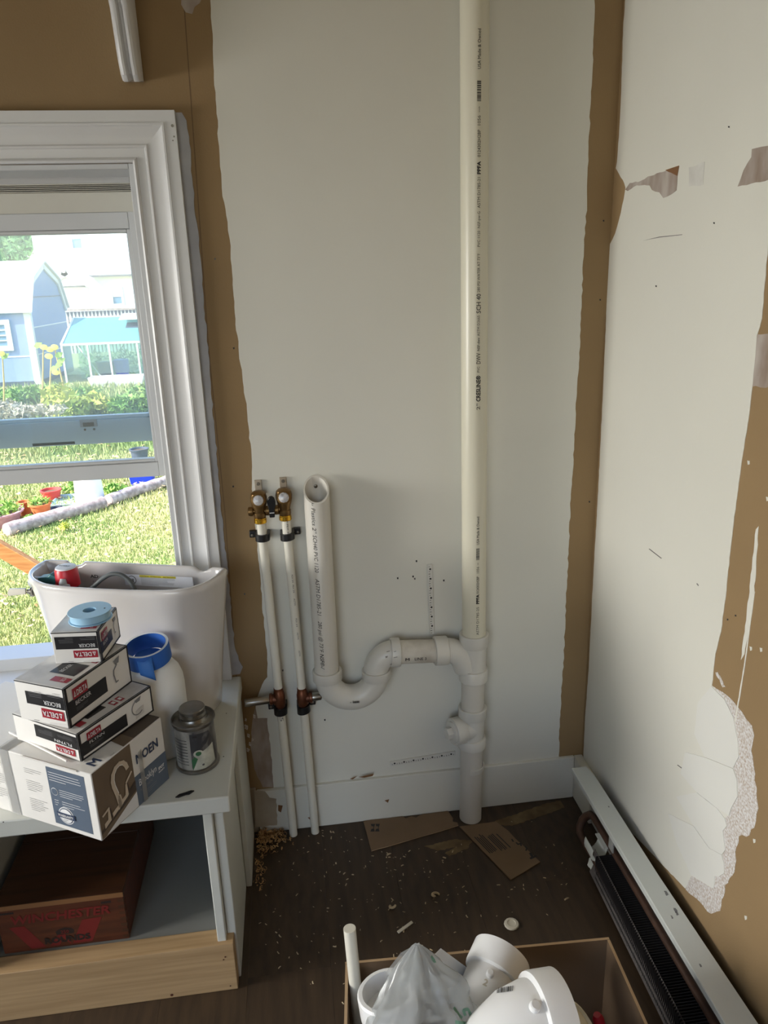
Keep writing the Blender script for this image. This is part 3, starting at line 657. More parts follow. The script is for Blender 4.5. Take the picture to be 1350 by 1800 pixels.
# pipe hangers: graduated plastic strap with a hook
def hanger(name, label, a, b, wd, hook, group):
    o = thing(name, label, 'pipe hanger', tuple((Vector(a)+Vector(b))/2), group=group)
    A = Vector(a); B = Vector(b); d = (B-A).normalized(); side = d.cross(Vector((0, -1, 0))).normalized(); nrm = Vector((0, -1, 0))
    mb = MB(); mb.beam(A, B, wd, .004, 0, up=(0, -1, 0)); strap = mb.build('strap', m_pvcb, o, bevel=.0008)
    mb = MB(); L_ = (B-A).length; k = 0
    while k*.0066 < L_-.008:
        p = A+d*(.006+k*.0066)+nrm*.0022+side*(wd*.18)
        if k % 4 == 1: mb.lathe([(.0026, 0), (.0026, .0004)], p-side*(wd*.18), nrm, 10)
        else: mb.beam(p-d*.0006, p+d*.0006, wd*.34 if k % 2 else wd*.22, .0004, up=(0, -1, 0))
        k += 1
    mb.build('graduation_mark', m_ink, strap, kind='stuff')
    mb = MB(); mb.rings(hook); mb.build('hook', m_pvcb, o, bevel=.0008)
    return o
def band(c, r, a0, a1, e1, e2, ax, wd, t=.0035, n=16):
    out = []; ax = Vector(ax)*wd/2; c = Vector(c); e1 = Vector(e1); e2 = Vector(e2)
    for i in range(n+1):
        a = a0+(a1-a0)*i/n; d = e1*cos(a)+e2*sin(a); out.append([c+d*r-ax, c+d*r+ax, c+d*(r+t)+ax, c+d*(r+t)-ax])
    return out
xa = .331
zarm = .5315-(xa-.225)*.056
hanger('pipe_hanger', 'white graduated plastic pipe hanger rising up the wall from the sideways trap arm', (.327, -.0035, .748), (xa, -.0035, .553), .0125,
       band((xa, PY, zarm), R2+.0006, radians(35), radians(-160), (0, 1, 0), (0, 0, 1), (1, 0, 0), .012), 'plastic pipe hangers')
hanger('pipe_hanger', 'white graduated plastic pipe hanger lying level beside the foot of the vent stack', (.209, -.0035, .172), (.392, -.0035, .184), .0135,
       band((sx(.17), PY, .168), R2+.0006, radians(120), radians(-110), (1, 0, 0), (0, 1, 0), (.12, 0, 1), .014), 'plastic pipe hangers')

# ================================================================== WATER SUPPLY
ws = thing('water_supply', 'pair of white water pipes with brass valves on the back wall', 'water pipe', (-.045, -.033, 0))
YS = -.033; RP = .0108
def p1(z): return Vector((-.0655-.0205*z, YS, z))
def p2(z): return Vector((-.0065-.0205*z, YS, z))
ZT = .424
for pf, z_t, zt in ((p1, .9035, .424), (p2, .9065, .418)):
    mb = MB(); mb.tube([pf(.001), pf(.2), pf(zt-.026)], RP, 20); lo = mb.build('lower_pipe', m_pex, ws)
    mb = MB(); mb.tube([pf(zt+.024), pf(.6), pf(.8), pf(z_t)], RP, 20); hi = mb.build('upper_pipe', m_pex, ws)
    if pf is p2:
        it = []
        for y0, y1 in ((908, 916), (919, 940), (1008, 1022), (1026, 1040), (1050, 1062), (1085, 1100), (1110, 1122), (1142, 1152)):
            it.append(('PEX 3/4' if y1-y0 > 13 else 'ASTM', onY(505, y0, YS)[2], onY(505, y1, YS)[2], .0042, .25, 0, 0))
        cyl_print(it, lambda z: tuple(p2(z)[:2]), RP, 'printed_lettering', m_inkgrey, hi)
    else: cyl_print([('5', onY(505, 1256, YS)[2], onY(505, 1263, YS)[2], .009, .1, 0, 0)], lambda z: tuple(p1(z)[:2]), RP, 'printed_lettering', m_inkgrey, lo)
    # tee with collars
    sgn = -1 if pf is p1 else 1
    mb = MB(); a = p1(1)-p1(0)
    c = pf(zt)
    mb.lathe([(.0115, -.030), (.0122, -.0295), (.0122, -.020), (.0132, -.018), (.0150, -.015), (.0150, .012), (.0135, .016), (.0132, .020), (.0122, .0215), (.0122, .030), (.0112, .0305)], c, a, 24)
    mb.lathe([(.0128, 0), (.0128, .017), (.0145, .0175), (.0152, .019), (.0152, .0235), (.0140, .025), (.0112, .0252)], c, (sgn, 0, .02*sgn), 20)
    mb.build('tee_fitting', m_copper, ws)
    mb = MB()
    e0 = c+Vector((sgn*.0225, 0, .0005*sgn)); L_ = .066 if sgn < 0 else .026
    ad = Vector((sgn, -.10 if sgn < 0 else .05, 0)).normalized()
    mb.lathe([(.0105, 0), (.0108, .001), (.0108, L_-.004), (.0098, L_-.001), (.0080, L_)], e0, ad, 22); mb.build('hammer_arrestor', m_chrome, ws, label='satin chrome water hammer arrestor tube')
# valves
for q, (x, z) in enumerate(((p1(.945).x, .945), (p2(.948).x, .948))):
    mb = MB(); c = Vector((x, YS, z))
    mb.lathe([(.0130, -.034), (.0145, -.031), (.0145, -.022), (.0130, -.020), (.0145, -.012), (.0170, -.004), (.0192, .006), (.0195, .016), (.0175, .025), (.012, .030), (.004, .032)], c, (0, 0, 1), 26)
    mb.lathe([(.0155, 0), (.0165, .008), (.0165, .014), (.0120, .016)], c+Vector((0, -.004, .010)), (0, -1, .25), 22)
    if q == 0: mb.lathe([(.0065, 0), (.0065, .006), (.0105, .008), (.0112, .013), (.0105, .018), (.008, .0195)], c+Vector((-.008, 0, -.018)), (-1, 0, 0), 20)
    val = mb.build('valve', m_brass, ws)
    mb = MB(); mb.lathe([(.0062, 0), (.0115, .002), (.0122, .006), (.0100, .009), (.004, .0105)], c+Vector((0, -.0185, .0133)), (0, -1, .25), 12); mb.build('knob_cap', m_clear, val, angle=15)
    mb = MB(); mb.lathe([(.0135, 0), (.0150, .0015), (.0150, .0095), (.0142, .0105), (.0142, .013), (.0130, .0135)], c+Vector((0, 0, -.0475)), (0, 0, 1), 24); mb.build('brass_nut', m_gold, val)
    mb = MB(); mb.box(x-.008, x+.008, -.006, -.0008, z+.018, z+.050); mb.lathe([(.0042, 0), (.0042, .0012)], (x, -.006, z+.041), (0, -1, 0), 12, 1); mb.build('mounting_ear', [m_beige, m_steel], val, bevel=.0012)
xm = (p1(.93).x+p2(.93).x)/2-.002
mb = MB(); mb.tube([(p1(.93).x+.012, YS, .926), (xm-.012, YS, .927)], .0078, 16); mb.tube([(xm+.010, YS, .928), (p2(.93).x-.012, YS, .929)], .0078, 16); mb.lathe([(.009, -.016), (.0118, -.014), (.0118, .014), (.009, .016)], (xm+.0015, YS, .927), (1, 0, .02), 20)
mb.build('cross_link', m_brass, ws)
mb = MB()
prof = [(-.0062, -.018), (.0062, -.018), (.0066, .004), (.0098, .010), (.0102, .020), (.0078, .030), (.0028, .0355), (-.004, .034), (-.0100, .024), (-.0098, .016), (-.0070, .006)]
mb.prism(prof, (xm+.001, YS-.0125, .932), (1, 0, 0), (0, -.08, 1), (0, -.0085, 0)); lev = mb.build('valve_lever', m_black, ws, bevel=.002)
mb = MB(); mb.box(xm-.0045, xm+.0065, YS-.0216, YS-.0211, .9255, .9272); mb.build('lever_mark', m_wink, lev)
# black pipe clamps screwed to the wall
def clamp(label, pc, ear, tilt=0.0, s_=1.0):
    o = thing('pipe_clamp', label, 'pipe clamp', (pc[0], -.004, pc[2]), group='black pipe clamps')
    x, y, z = pc; h = .0068*s_
    mb = MB(); r0 = RP+.0006; r1 = r0+.0058
    pts = [(x-r1, -.0006)]+[(x+r1*cos(a), y+r1*sin(a)) for a in [pi+pi*i/14 for i in range(15)]]+[(x+r1, -.0006)]
    pin = [(x+r0, -.0006)]+[(x+r0*cos(a), y+r0*sin(a)) for a in [2*pi-pi*i/14 for i in range(15)]]+[(x-r0, -.0006)]
    sh = tilt
    mb.prism(pts+pin, (0, 0, z-h), (1, 0, sh), (0, 1, 0), (0, 0, 2*h))
    off = -sh*x
    mb.v = [(a, b, c_+off) for a, b, c_ in mb.v]
    mb.build('clamp_ring', m_black, o, bevel=.0012)
    mb = MB(); xe = x+ear*(r1+.006)
    mb.box(min(xe-.0085, xe+.0085), max(xe-.0085, xe+.0085), -.014, -.0008, z-h*.8+sh*(xe-x), z+h*1.15+sh*(xe-x)); mb.build('ear', m_black, o, bevel=.0018)
    mb = MB(); mb.lathe([(.0036, 0), (.0034, .001), (.002, .0016)], (xe+ear*.002, -.0141, z-.001+sh*(xe-x)), (0, -1, 0), 12); mb.build('screw', m_steel, o)
    return o
clamp('black pipe clamp just below the valve with the side stub, at the painted edge', tuple(p1(.862)), -1, s_=1.25)
clamp('black pipe clamp just below the brass valve nearer the standpipe', tuple(p2(.860)), 1, tilt=.08, s_=1.25)
clamp('black pipe clamp under the copper tee nearer the window bench', tuple(p1(.390)), -1, s_=1.5)
clamp('black pipe clamp under the copper tee nearer the trap', tuple(p2(.388)), 1, tilt=.15, s_=1.5)

# ================================================================== BASEBOARD HEATER
HY0, HY1 = -.117, -2.3
ht = thing('baseboard_heater', 'white topped baseboard heater with open front and dark fins along the side wall', 'heater', (.70, -1.2, 0))
mb = MB()
def hoodring(y, xb): return [(.683, y, .166), (.683, y, .1785), (.6845, y, .180), (xb-.001, y, .180), (xb, y, .1785), (xb, y, .1775), (.6855, y, .1775), (.6855, y, .166)]
mb.rings([hoodring(HY0, .7250), hoodring(HY0-.04, .7315), hoodring(-.5, .732), hoodring(-.93, .742), hoodring(HY1, .745)]); hood = mb.build('top_hood', m_hood, ht, angle=30)
mb = MB()
for x, y, s_ in ((1180, 1570, 1.6), (1196, 1600, 1.5), (1199, 1606, 1.2), (1144, 1460, .8), (1240, 1697, .9), (1079, 1418, .7), (1087, 1488, .8), (1190, 1612, 1)):
    P = onZ(x-9, y, .18); mb.prism(jag([(-.004*s_, -.002*s_), (.004*s_, -.001*s_), (.003*s_, .002*s_), (-.003*s_, .002*s_)], .002, .0008, int(x)), (P[0], P[1], .18), (0, 1, 0), (1, 0, 0), (0, 0, .0003))
mb.build('scuff_mark', m_gink, hood, smooth=False, kind='stuff')
mb = MB(); mb.box(.7355, .7400, -2.3, -.14, .02, .165); mb.build('back_panel', m_hooddark, ht)
for y in (-.36, -1.0, -1.7): mb = MB(); mb.box(.686, .7352, y-.012, y+.012, .160, .165); mb.box(.688, .692, y-.012, y+.012, .125, .160); mb.build('hood_bracket', m_hooddark, ht, bevel=.001)
mb = MB(); mb.tube([(.702, -2.3, .112), (.702, -.30, .112)], .0085, 16)
pp = [(.702, -.302, .112), (.702, -.235, .112)]+arc((.686, -.235, .094), .024, radians(48), radians(228), 10, (.66, 0, .75), (0, 1, 0))[1:]
pp = [(.702, -.302, .112), (.702, -.23, .112), (.699, -.215, .108), (.692, -.206, .097), (.684, -.203, .084), (.677, -.207, .070), (.673, -.218, .060), (.672, -.24, .056), (.674, -.31, .055)]
mb.tube(pp, [.0085, .0085, .0105, .0105, .0105, .0105, .0105, .0085, .0085], 16); mb.build('copper_pipe', m_copperd, ht)
mb = MB(); mb.tube([(.674, -2.3, .055), (.674, -.30, .055)], .0085, 14); mb.build('element_pipe', m_copperd, ht)
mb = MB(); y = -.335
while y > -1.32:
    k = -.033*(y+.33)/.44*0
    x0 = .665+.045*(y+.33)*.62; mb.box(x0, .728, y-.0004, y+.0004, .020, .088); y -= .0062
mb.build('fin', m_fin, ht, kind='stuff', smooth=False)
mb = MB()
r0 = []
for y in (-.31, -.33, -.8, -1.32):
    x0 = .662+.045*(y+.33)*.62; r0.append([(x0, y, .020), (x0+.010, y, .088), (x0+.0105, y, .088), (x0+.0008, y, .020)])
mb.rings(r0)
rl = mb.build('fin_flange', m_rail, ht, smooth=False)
mb = MB(); y = -.345
while y > -1.25:
    x0 = .662+.045*(y+.33)*.62
    for k in range(4):
        z = .032+k*.014; xx = x0+.010*(z-.02)/.068; mb.box(xx-.0006, xx-.0001, y-.0018, y+.0018, z-.0035, z+.0035)
    y -= .0062
mb.build('flange_slot', m_groove, rl, kind='stuff', smooth=False)
mb = MB(); mb.rings(band((.684, -.29, .082), .022, radians(-30), radians(215), (.8, 0, .6), (0, -.25, -1), (0, 1, 0), .05, t=.003, n=14)); mb.box(.690, .7353, -.322, -.268, .093, .096); mb.build('pipe_cradle', m_hood, ht, bevel=.001)
mb = MB(); mb.prism(jag([(-.018, 0), (.014, .002), (.016, .034), (-.006, .040), (-.016, .022)], .006, .002, 4), (.664, -.315, .030), (.15, -.98, 0), (.1, 0, 1), (.0008, 0, 0)); mb.build('bent_tag', m_hood, ht, smooth=False)

# ================================================================== ON THE BENCH
def at(px, py, depth): return Vector(CAM+depth*ray(px, py))
def smooth_loop(pts, n=72):
    """closed Catmull-Rom loop resampled evenly"""
    m = len(pts); out = []
    for i in range(m):
        p0, p1_, p2_, p3 = (Vector((*pts[(i+k) % m], 0)) for k in (-1, 0, 1, 2))
        for j in range(12):
            t = j/12; out.append(.5*((2*p1_)+(p2_-p0)*t+(2*p0-5*p1_+4*p2_-p3)*t*t+(3*p1_-p0-3*p2_+p3)*t**3))
    L_ = [0]
    for i in range(len(out)): L_.append(L_[-1]+(out[(i+1) % len(out)]-out[i]).length)
    res = []; j = 0
    for k in range(n):
        d = L_[-1]*k/n
        while L_[j+1] < d: j += 1
        t = (d-L_[j])/(L_[j+1]-L_[j]+1e-12); p = out[j].lerp(out[(j+1) % len(out)], t); res.append((p.x, p.y))
    return res
# toilet tank: local frame a along its back, b towards the room
TA = radians(-18.6); TO = Vector((-.592, .013, LZ))
tank = thing('toilet_tank', 'ivory porcelain toilet tank without lid standing on the bench under the window', 'toilet tank', TO, TA)
OUT = [(.006, 0), (-.003, .012), (-.003, .045), (.010, .085), (.043, .122), (.098, .150), (.19, .159), (.32, .156), (.405, .141), (.444, .103), (.457, .055), (.457, .012), (.448, 0), (.33, -.001), (.2, -.001), (.1, -.001)]
loop = smooth_loop(OUT, 96)
def tring(k, z, inset=0.0, notch=False):
    sa, sb = 1-(1-.80)*k, 1-(1-.74)*k; r = []
    for a, b in loop:
        ca, cb = .225, .078
        aa, bb_ = a, b
        if inset: 
            f = 1-inset/.085; bb_ = cb+(b-cb)*f; aa = ca+(a-ca)*(1-inset/.228)
        x = .222+(aa-.225)*sa; y = -(bb_*sb); zz_ = z
        if notch and b < .03:
            for n0 in (.075, .402):
                zz_ -= .011*max(0, 1-(abs(a-n0)/.02)**4) if abs(a-n0) < .02 else 0
        r.append((x, y, zz_))
    return r
HT = .349
mb = MB()
mb.rings([tring(1.02, .0005, .006), tring(1, .004), tring(.86, .06), tring(.6, .15), tring(.32, .24), tring(.1, .31), tring(.02, HT-.020), tring(-.010, HT-.014), tring(-.012, HT-.006, 0, True), tring(-.004, HT-.001, .002, True),
          tring(0, HT, .006, True), tring(0, HT-.001, .0105, True), tring(.01, HT-.006, .013, True), tring(.1, .31, .0135), tring(.45, .20, .0135), tring(.75, .10, .014), tring(.8, .06, .014)], cap0=True, cap1=True)
mb.build('tank_body', m_porc, tank, local=True, angle=60)
fb = Face((.455, -.0165, .29), (-1, 0, 0), (0, 0, 1)); fb = Face((.0, -.0172, .30), (1, 0, 0), (0, -.06, 1), lift=.0006)
fb.rect(.205, .375, .0, .028, 0); fb.disc(.224, .014, .0105, 1, 2); fb.disc(.224, .014, .0094, 0, 3)
for k in range(5): fb.stroke([(.219+.002*k, .010+.001*(k % 2)), (.2205+.002*k, .018-.001*(k % 3))], .001, 1, 4)
fb.stroke([(.2175, .0205), (.2305, .0075)], .0011, 1, 5)
fb.rect(.244, .334, .0222, .0275, 2, 2); fb.text('CAUTION   ATTENTION   PRECAUCIÓN', .246, .0234, .0028, 1, width=.086, lv=3)
fb.lines(.246, .0212, .086, 7, .0029, .0007, 3, seed=2, lv=2)
fb.text('AD', .118, .014, .008, 1, width=.020, bold=.02, lv=1); fb.text('P', .122, .002, .004, 1, lv=1)
fb.build('warning_sticker', [m_sticker, m_ink, m_yellow, m_gink], tank)
# fill valve
fv = MB(); c = Vector((.105, -.085, HT))
fv.lathe([(.012, -.20), (.012, -.06), (.019, -.055), (.021, -.025)], c, (0, 0, 1), 20)
fvo = fv.build('fill_valve', m_black, tank, local=True)
mb = MB(); mb.lathe([(.0265, -.026), (.0255, -.010), (.0245, .012), (.0225, .0155)], c, (0, 0, 1), 28, 0); mb.lathe([(.0225, .0156), (.0215, .0185), (.012, .0195)], c, (0, 0, 1), 28, 1)
cap = mb.build('valve_cap', [m_red, m_sticker], fvo, local=True)
fcap = Face(c+Vector((-.014, -.004, .0196)), (1, 0, 0), (0, 1, 0)); fcap.text('KORKY', 0, 0, .005, 0, width=.026, bold=.02); fcap.build('cap_print', m_ink, fvo)
mb = MB(); mb.lathe([(.006, 0), (.0085, .01), (.0085, .03), (.0065, .036)], c+Vector((.006, -.024, -.002)), (.12, -.42, -.9), 16); mb.lathe([(.008, 0), (.008, .012), (.0055, .014)], c+Vector((.020, -.036, -.024)), (0, 0, 1), 14); mb.build('outlet_nozzle', m_lgrey, fvo, local=True)
mb = MB(); mb.prism([(-.068, -.036), (-.018, -.040), (-.016, -.006), (-.034, .004), (-.044, -.004), (-.068, -.008)], c+Vector((0, -.012, 0)), (1, 0, 0), (0, 0, 1), (0, .022, 0)); mb.build('float_arm', m_teal, tank, bevel=.003, local=True)
mb = MB(); mb.lathe([(.011, 0), (.0125, .004), (.0125, .030), (.010, .034)], c+Vector((-.062, 0, -.022)), (-1, 0, -.05), 20); mb.build('float_cup', m_lgrey, tank, local=True)
h0 = c+Vector((.024, -.036, -.026)); hp = [h0, h0+Vector((.030, 0, .000)), h0+Vector((.055, .004, .010)), h0+Vector((.080, .010, .030)), h0+Vector((.103, .014, .041)), h0+Vector((.126, .016, .038)), h0+Vector((.145, .016, .020)), h0+Vector((.154, .014, -.012)), h0+Vector((.150, .01, -.09))]
def crom(pts, n=6):
    pts = [Vector(p) for p in pts]; out = []
    for i in range(len(pts)-1):
        p0, p1_, p2_, p3 = pts[max(i-1, 0)], pts[i], pts[i+1], pts[min(i+2, len(pts)-1)]
        for j in range(n):
            t = j/n; out.append(.5*((2*p1_)+(p2_-p0)*t+(2*p0-5*p1_+4*p2_-p3)*t*t+(3*p1_-p0-3*p2_+p3)*t**3))
    return out+[pts[-1]]
mb = MB(); mb.tube(crom(hp), .0048, 14); mb.build('refill_hose', m_rubber, tank, local=True)
mb = MB(); mb.lathe([(.012, 0), (.012, .006), (.006, .008), (.006, .016)], (.006, -.075, HT-.052), (-1, -.1, 0), 16); mb.prism([(-.003, -.007), (-.048, -.013), (-.052, -.006), (-.046, .004), (-.003, .007)], (-.008, -.078, HT-.050), (1, 0, 0), (0, .2, 1), (0, -.004, 0)); mb.build('flush_lever', m_chrome, tank, bevel=.001, local=True)

# plastic strap left lying on the sill
o = thing('plumbers_strap', 'white perforated plastic strap lying on the window sill behind the stacked boxes', 'strap', (-.80, .142, LZ))
mb = MB(); xa_, xb_ = -1.02, -.662
yS0, yS1 = .136, .156
mb.box(xa_, xb_, yS0, yS0+.005, LZ+.0004, LZ+.0024); mb.box(xa_, xb_, yS1-.005, yS1, LZ+.0004, LZ+.0024)
x = xa_
while x < xb_: mb.box(x, min(x+.006, xb_), yS0+.005, yS1-.005, LZ+.0004, LZ+.0024); x += .022
mb.build('perforated_band', m_pvcb, o, kind='stuff')

# jug with a roll of blue tape on its neck
JC = Vector((-.326, -.282, LZ))
jug = thing('plastic_jug', 'big white plastic jug wearing the blue tape roll, in front of the toilet tank', 'jug', JC)
mb = MB(); mb.lathe([(.058, .0005), (.063, .004), (.0655, .012), (.0655, .150), (.0640, .168), (.0585, .186), (.048, .200), (.038, .206), (.033, .207)], JC, (0, 0, 1), 48); mb.build('jug_body', m_jug, jug, angle=60)
mb = MB(); mb.lathe([(.030, .2075), (.030, .222), (.028, .224)], JC, (0, 0, 1), 32); mb.build('jug_cap', m_blue, jug)
TC = JC+Vector((.0, 0, .2095)); TX = Vector((-.06, -.14, 1)).normalized()
TC = TC+TX*.003
tape = thing('tape_roll', 'roll of blue masking tape sitting tilted on the white jug', 'tape roll', TC)
mb = MB(); mb.lathe([(.0462, .0), (.0465, .001), (.0465, .036), (.0462, .037)], TC, TX, 48, 0, caps=False); mb.lathe([(.0410, .0), (.0410, .037)], TC, TX, 48, 0, caps=False)
mb.lathe([(.0410, .037), (.0462, .037)], TC, TX, 48, 1, caps=False); mb.lathe([(.0410, 0), (.0462, 0)], TC, TX, 48, 1, caps=False)
mb.build('tape_ring', [m_blue, m_core], tape, angle=50)
mb = MB(); tb = TC+Vector((.002, -.0468, .012)); g = []
for i in range(6):
    t = i/5; g.append([tb+Vector((-.016+.030*u+(.004*t), -.004*sin(t*2.4)-.002-.003*u*t, .010-.040*t*(.75+.35*u)+(.006*u if i == 0 else 0))) for u in (0, .35, .7, 1)])
vs = [p for r in g for p in r]; mb.add(vs, [(i*4+j, i*4+j+1, i*4+j+5, i*4+j+4) for i in range(5) for j in range(3)]); tt = mb.build('torn_tab', m_blueb, tape)
sm = tt.modifiers.new('t', 'SOLIDIFY'); sm.thickness = .0004

# metal can of pipe cement
CC = Vector((-.2395, -.354, LZ))
can = thing('cement_can', 'small dented metal can with worn label and screw cap beside the boxes', 'can', CC)
mb = MB(); mb.lathe([(.0405, .0005), (.0445, .001), (.0450, .003), (.0445, .0065), (.0415, .008), (.0415, .101), (.0440, .103), (.0450, .1065), (.0445, .110), (.0425, .1105), (.0415, .108), (.0405, .1045), (.033, .106), (.029, .1085), (.0275, .113), (.0270, .114)], CC, (0, 0, 1), 48); mb.build('can_body', m_can, can, angle=40)
mb = MB(); mb.lathe([(.0262, .1142), (.0265, .1155), (.0242, .117), (.0262, .1185), (.0242, .120), (.0262, .1215), (.0242, .123), (.0262, .1245), (.0265, .131), (.0250, .133), (.012, .1336)], CC, (0, 0, 1), 40); mb.build('screw_cap', m_can, can, angle=25)
mb = MB()
def canpatch(pts, mi, r=.0419):
    # outline in (angle deg from -y towards +x, height) subdivided across the curve
    tri = tessellate_polygon([[Vector((a, b, 0)) for a, b in pts]])
    bm = bmesh.new(); vv = [bm.verts.new((a*.001, b, 0)) for a, b in pts]; [bm.faces.new([vv[i] for i in t]) for t in tri if len(set(t)) == 3]
    for k in range(-9, 10): bmesh.ops.bisect_plane(bm, geom=bm.verts[:]+bm.edges[:]+bm.faces[:], plane_co=(k*.01, 0, 0), plane_no=(1, 0, 0))
    bm.verts.index_update(); vs = [(CC.x+r*sin(radians(v.co.x*1000)), CC.y-r*cos(radians(v.co.x*1000)), CC.z+v.co.y) for v in bm.verts]
    fs = [tuple(v.index for v in f.verts) for f in bm.faces]; bm.free(); mb.add(vs, fs, mi)
canpatch([(-95, .010), (95, .010), (95, .099), (-95, .099)], 0, .0418)
canpatch([(-8, .012), (-2, .030), (10, .052), (38, .066), (52, .080), (50, .092), (-6, .094)], 1, .0421)
canpatch([(-5, .010), (28, .010), (64, .016), (60, .060), (30, .052), (4, .046)], 2, .0423)
canpatch([(-6, .010), (10, .036), (2, .042), (-7, .034)], 3, .0425)
canpatch([(13+14*cos(k*pi/8), .0475+.0085*sin(k*pi/8)) for k in range(16)], 2, .0427); canpatch([(13+8*cos(k*pi/8), .048+.0050*sin(k*pi/8)) for k in range(16)], 3, .0429)
canpatch([(20, .018), (26, .018), (26, .022), (20, .022)], 1, .0427); canpatch([(2, .086), (14, .086), (13, .0895), (2, .090)], 4, .0427)
for k in range(9): canpatch([(-58, .022+k*.007), (-16, .022+k*.007), (-16, .0235+k*.007), (-58, .0235+k*.007)], 1, .0423)
mb.build('worn_label', [m_canlabel, m_candark, m_canpale, m_green, m_ink], can, angle=60)
# dark scrap
P = onZ(325, 1397, LZ)
mb = MB(); mb.prism([(-.018, -.003), (-.012, -.0055), (.002, -.003), (.008, -.004), (.018, .003), (.012, .006), (.002, .004), (-.010, .003)], (P[0], P[1], LZ+.0006), (1, .22, 0), (-.2, 1, 0), (0, 0, .002))
tag(mb.build('dark_scrap', m_black), 'small dark torn scrap lying at the front of the white bench top', 'scrap')

# ---- cartons
def carton(name, label, Fp, FR, FL, H, body_mats, cat='box'):
    ang = math.atan2(FR[1], FR[0]); o = thing(name, label, cat, Fp, ang)
    return o, math.hypot(*FR), math.hypot(*FL), H
def box_body(o, Wd, L_, H, m, bev=.0016):
    mb = MB(); mb.box(0, Wd, 0, L_, 0, H); return mb.build('carton', m, o, bevel=bev, local=True)
def rface(H): return Face((0, 0, 0), (1, 0, 0), (0, 0, 1))
def lface(): return Face((0, 0, 0), (0, -1, 0), (0, 0, 1))   # a = -distance from the near corner
def tface(H): return Face((0, 0, H), (1, 0, 0), (0, 1, 0))
# bottom: faucet carton hanging over the bench edge
zA = LZ+.0004; HA = .1432
o, Wd, L_, H = carton('faucet_carton', 'wide white faucet carton with slate panels, lowest of the stack on the bench', (-.389, -.566, zA), (.096, .165), (-.353, .228), HA, None)
box_body(o, Wd, L_, H, m_cartonsoft)
f = rface(H)
f.rect(.002, .52*Wd, .002, H-.001, 0)
f.poly([(.002, .012), (.52*Wd, .040), (.52*Wd, .052), (.004, .020)], 1, 2); f.poly([(.012, .003), (.52*Wd, .003), (.52*Wd, .036), (.03, .010)], 3, 2)
fu = lambda pts: [(a*Wd, b*H) for a, b in pts]
f.poly(fu([(.06, .13), (.40, .30), (.42, .37), (.06, .20)]), 2, 3); f.poly(fu([(.40, .30), (.52, .37), (.52, .43), (.41, .37)]), 1, 3)
f.stroke(fu([(.285, .26), (.262, .46), (.236, .60), (.232, .68), (.248, .765), (.290, .825), (.345, .842), (.392, .815), (.422, .76), (.435, .70)]), .0088, 2, 4)
f.stroke(fu([(.283, .46), (.256, .60), (.252, .68), (.266, .755), (.302, .805), (.345, .818), (.384, .795)]), .0016, 4, 5)
f.poly(fu([(.255, .22), (.325, .26), (.305, .42), (.268, .42)]), 2, 4)
for x0, s_ in ((.135, -1), (.395, 1)):
    f.poly(fu([(x0-.035, .16 if s_ < 0 else .29), (x0+.04, .20 if s_ < 0 else .33), (x0+.018, .36 if s_ < 0 else .50), (x0-.014, .35 if s_ < 0 else .49)]), 2, 4)
    f.stroke(fu([(x0, .37 if s_ < 0 else .51), (x0+s_*.085, .33 if s_ < 0 else .60)]), .0042, 2, 5)
    f.poly(fu([(x0+.012, .18 if s_ < 0 else .31), (x0+.04, .20 if s_ < 0 else .33), (x0+.018, .36 if s_ < 0 else .50), (x0+.006, .36 if s_ < 0 else .50)]), 1, 5)
f.rect(.52*Wd, .998*Wd, .0015, .47*H, 5); f.text('MOEN', .575*Wd, .63*H, .0190, 6, width=.062, bold=.03)
f.text('Brooklyn', .57*Wd, .285*H, .0150, 3, width=.050); f.text('KITCHEN', .575*Wd, .20*H, .006, 7, width=.034)
f.lines(.60*Wd, .15*H, .05, 3, .004, .0008, 7, seed=4)
f.text('SPOT', .86*Wd, .27*H, .0062, 3, width=.017, bold=.05); f.text('RESIST', .86*Wd, .225*H, .003, 3, width=.017, bold=.03)
f.build('printed_side_panel', [m_photo, m_photodk, m_photofaucet, m_wink, m_cartonsoft, m_slate, m_navy, m_gink], o)
mb = MB(); mb.add([(.595*Wd, -.0018, .001), (.655*Wd, -.0018, .001), (.655*Wd, -.0018, .80*H), (.60*Wd, -.0018, .78*H)], [(0, 1, 2, 3)]); mb.build('packing_tape', m_tapeclear, o, local=True, smooth=False)
f = lface()
f.rect(-.108, -.018, .010, H-.010, 0)
f.lines(-.104, H-.020, .080, 4, .0055, .0010, 1, seed=5); f.disc(-.096, .082, .008, 1, 2); f.disc(-.096, .082, .007, 0, 3); f.lines(-.084, .089, .060, 4, .0045, .0009, 1, seed=6); f.lines(-.100, .064, .012, 3, .005, .0009, 1, seed=7); f.lines(-.082, .064, .054, 3, .005, .0009, 1, seed=8)
f.disc(-.077, .034, .0185, 1, 2); f.disc(-.077, .034, .0165, 3, 3, n=30); f.disc(-.077, .034, .0150, 1, 4); f.rect(-.0985, -.0555, .0285, .0395, 3, 5); f.text('WARRANTY', -.0955, .0312, .0056, 1, width=.037, bold=.03, lv=6); f.lines(-.084, .0255, .014, 2, .003, .0008, 2, seed=3, lv=5)
for k, (a, b, n_) in enumerate(((-.165, .116, 3), (-.165, .090, 6), (-.165, .050, 7))): f.lines(a, b, .044, n_, .0042, .0006, 2, seed=20+k)
for k, (a, b, n_) in enumerate(((-.262, .116, 4), (-.262, .086, 6), (-.262, .052, 5), (-.33, .105, 5), (-.33, .07, 6))): f.lines(a, b, .052, n_, .0046, .0006, 2, seed=30+k)
f.text('®', -.287, .088, .006, 3); f.text('®', -.277, .062, .006, 3)
f.build('printed_end_panel', [m_slate, m_wink, m_gink, m_navy], o)
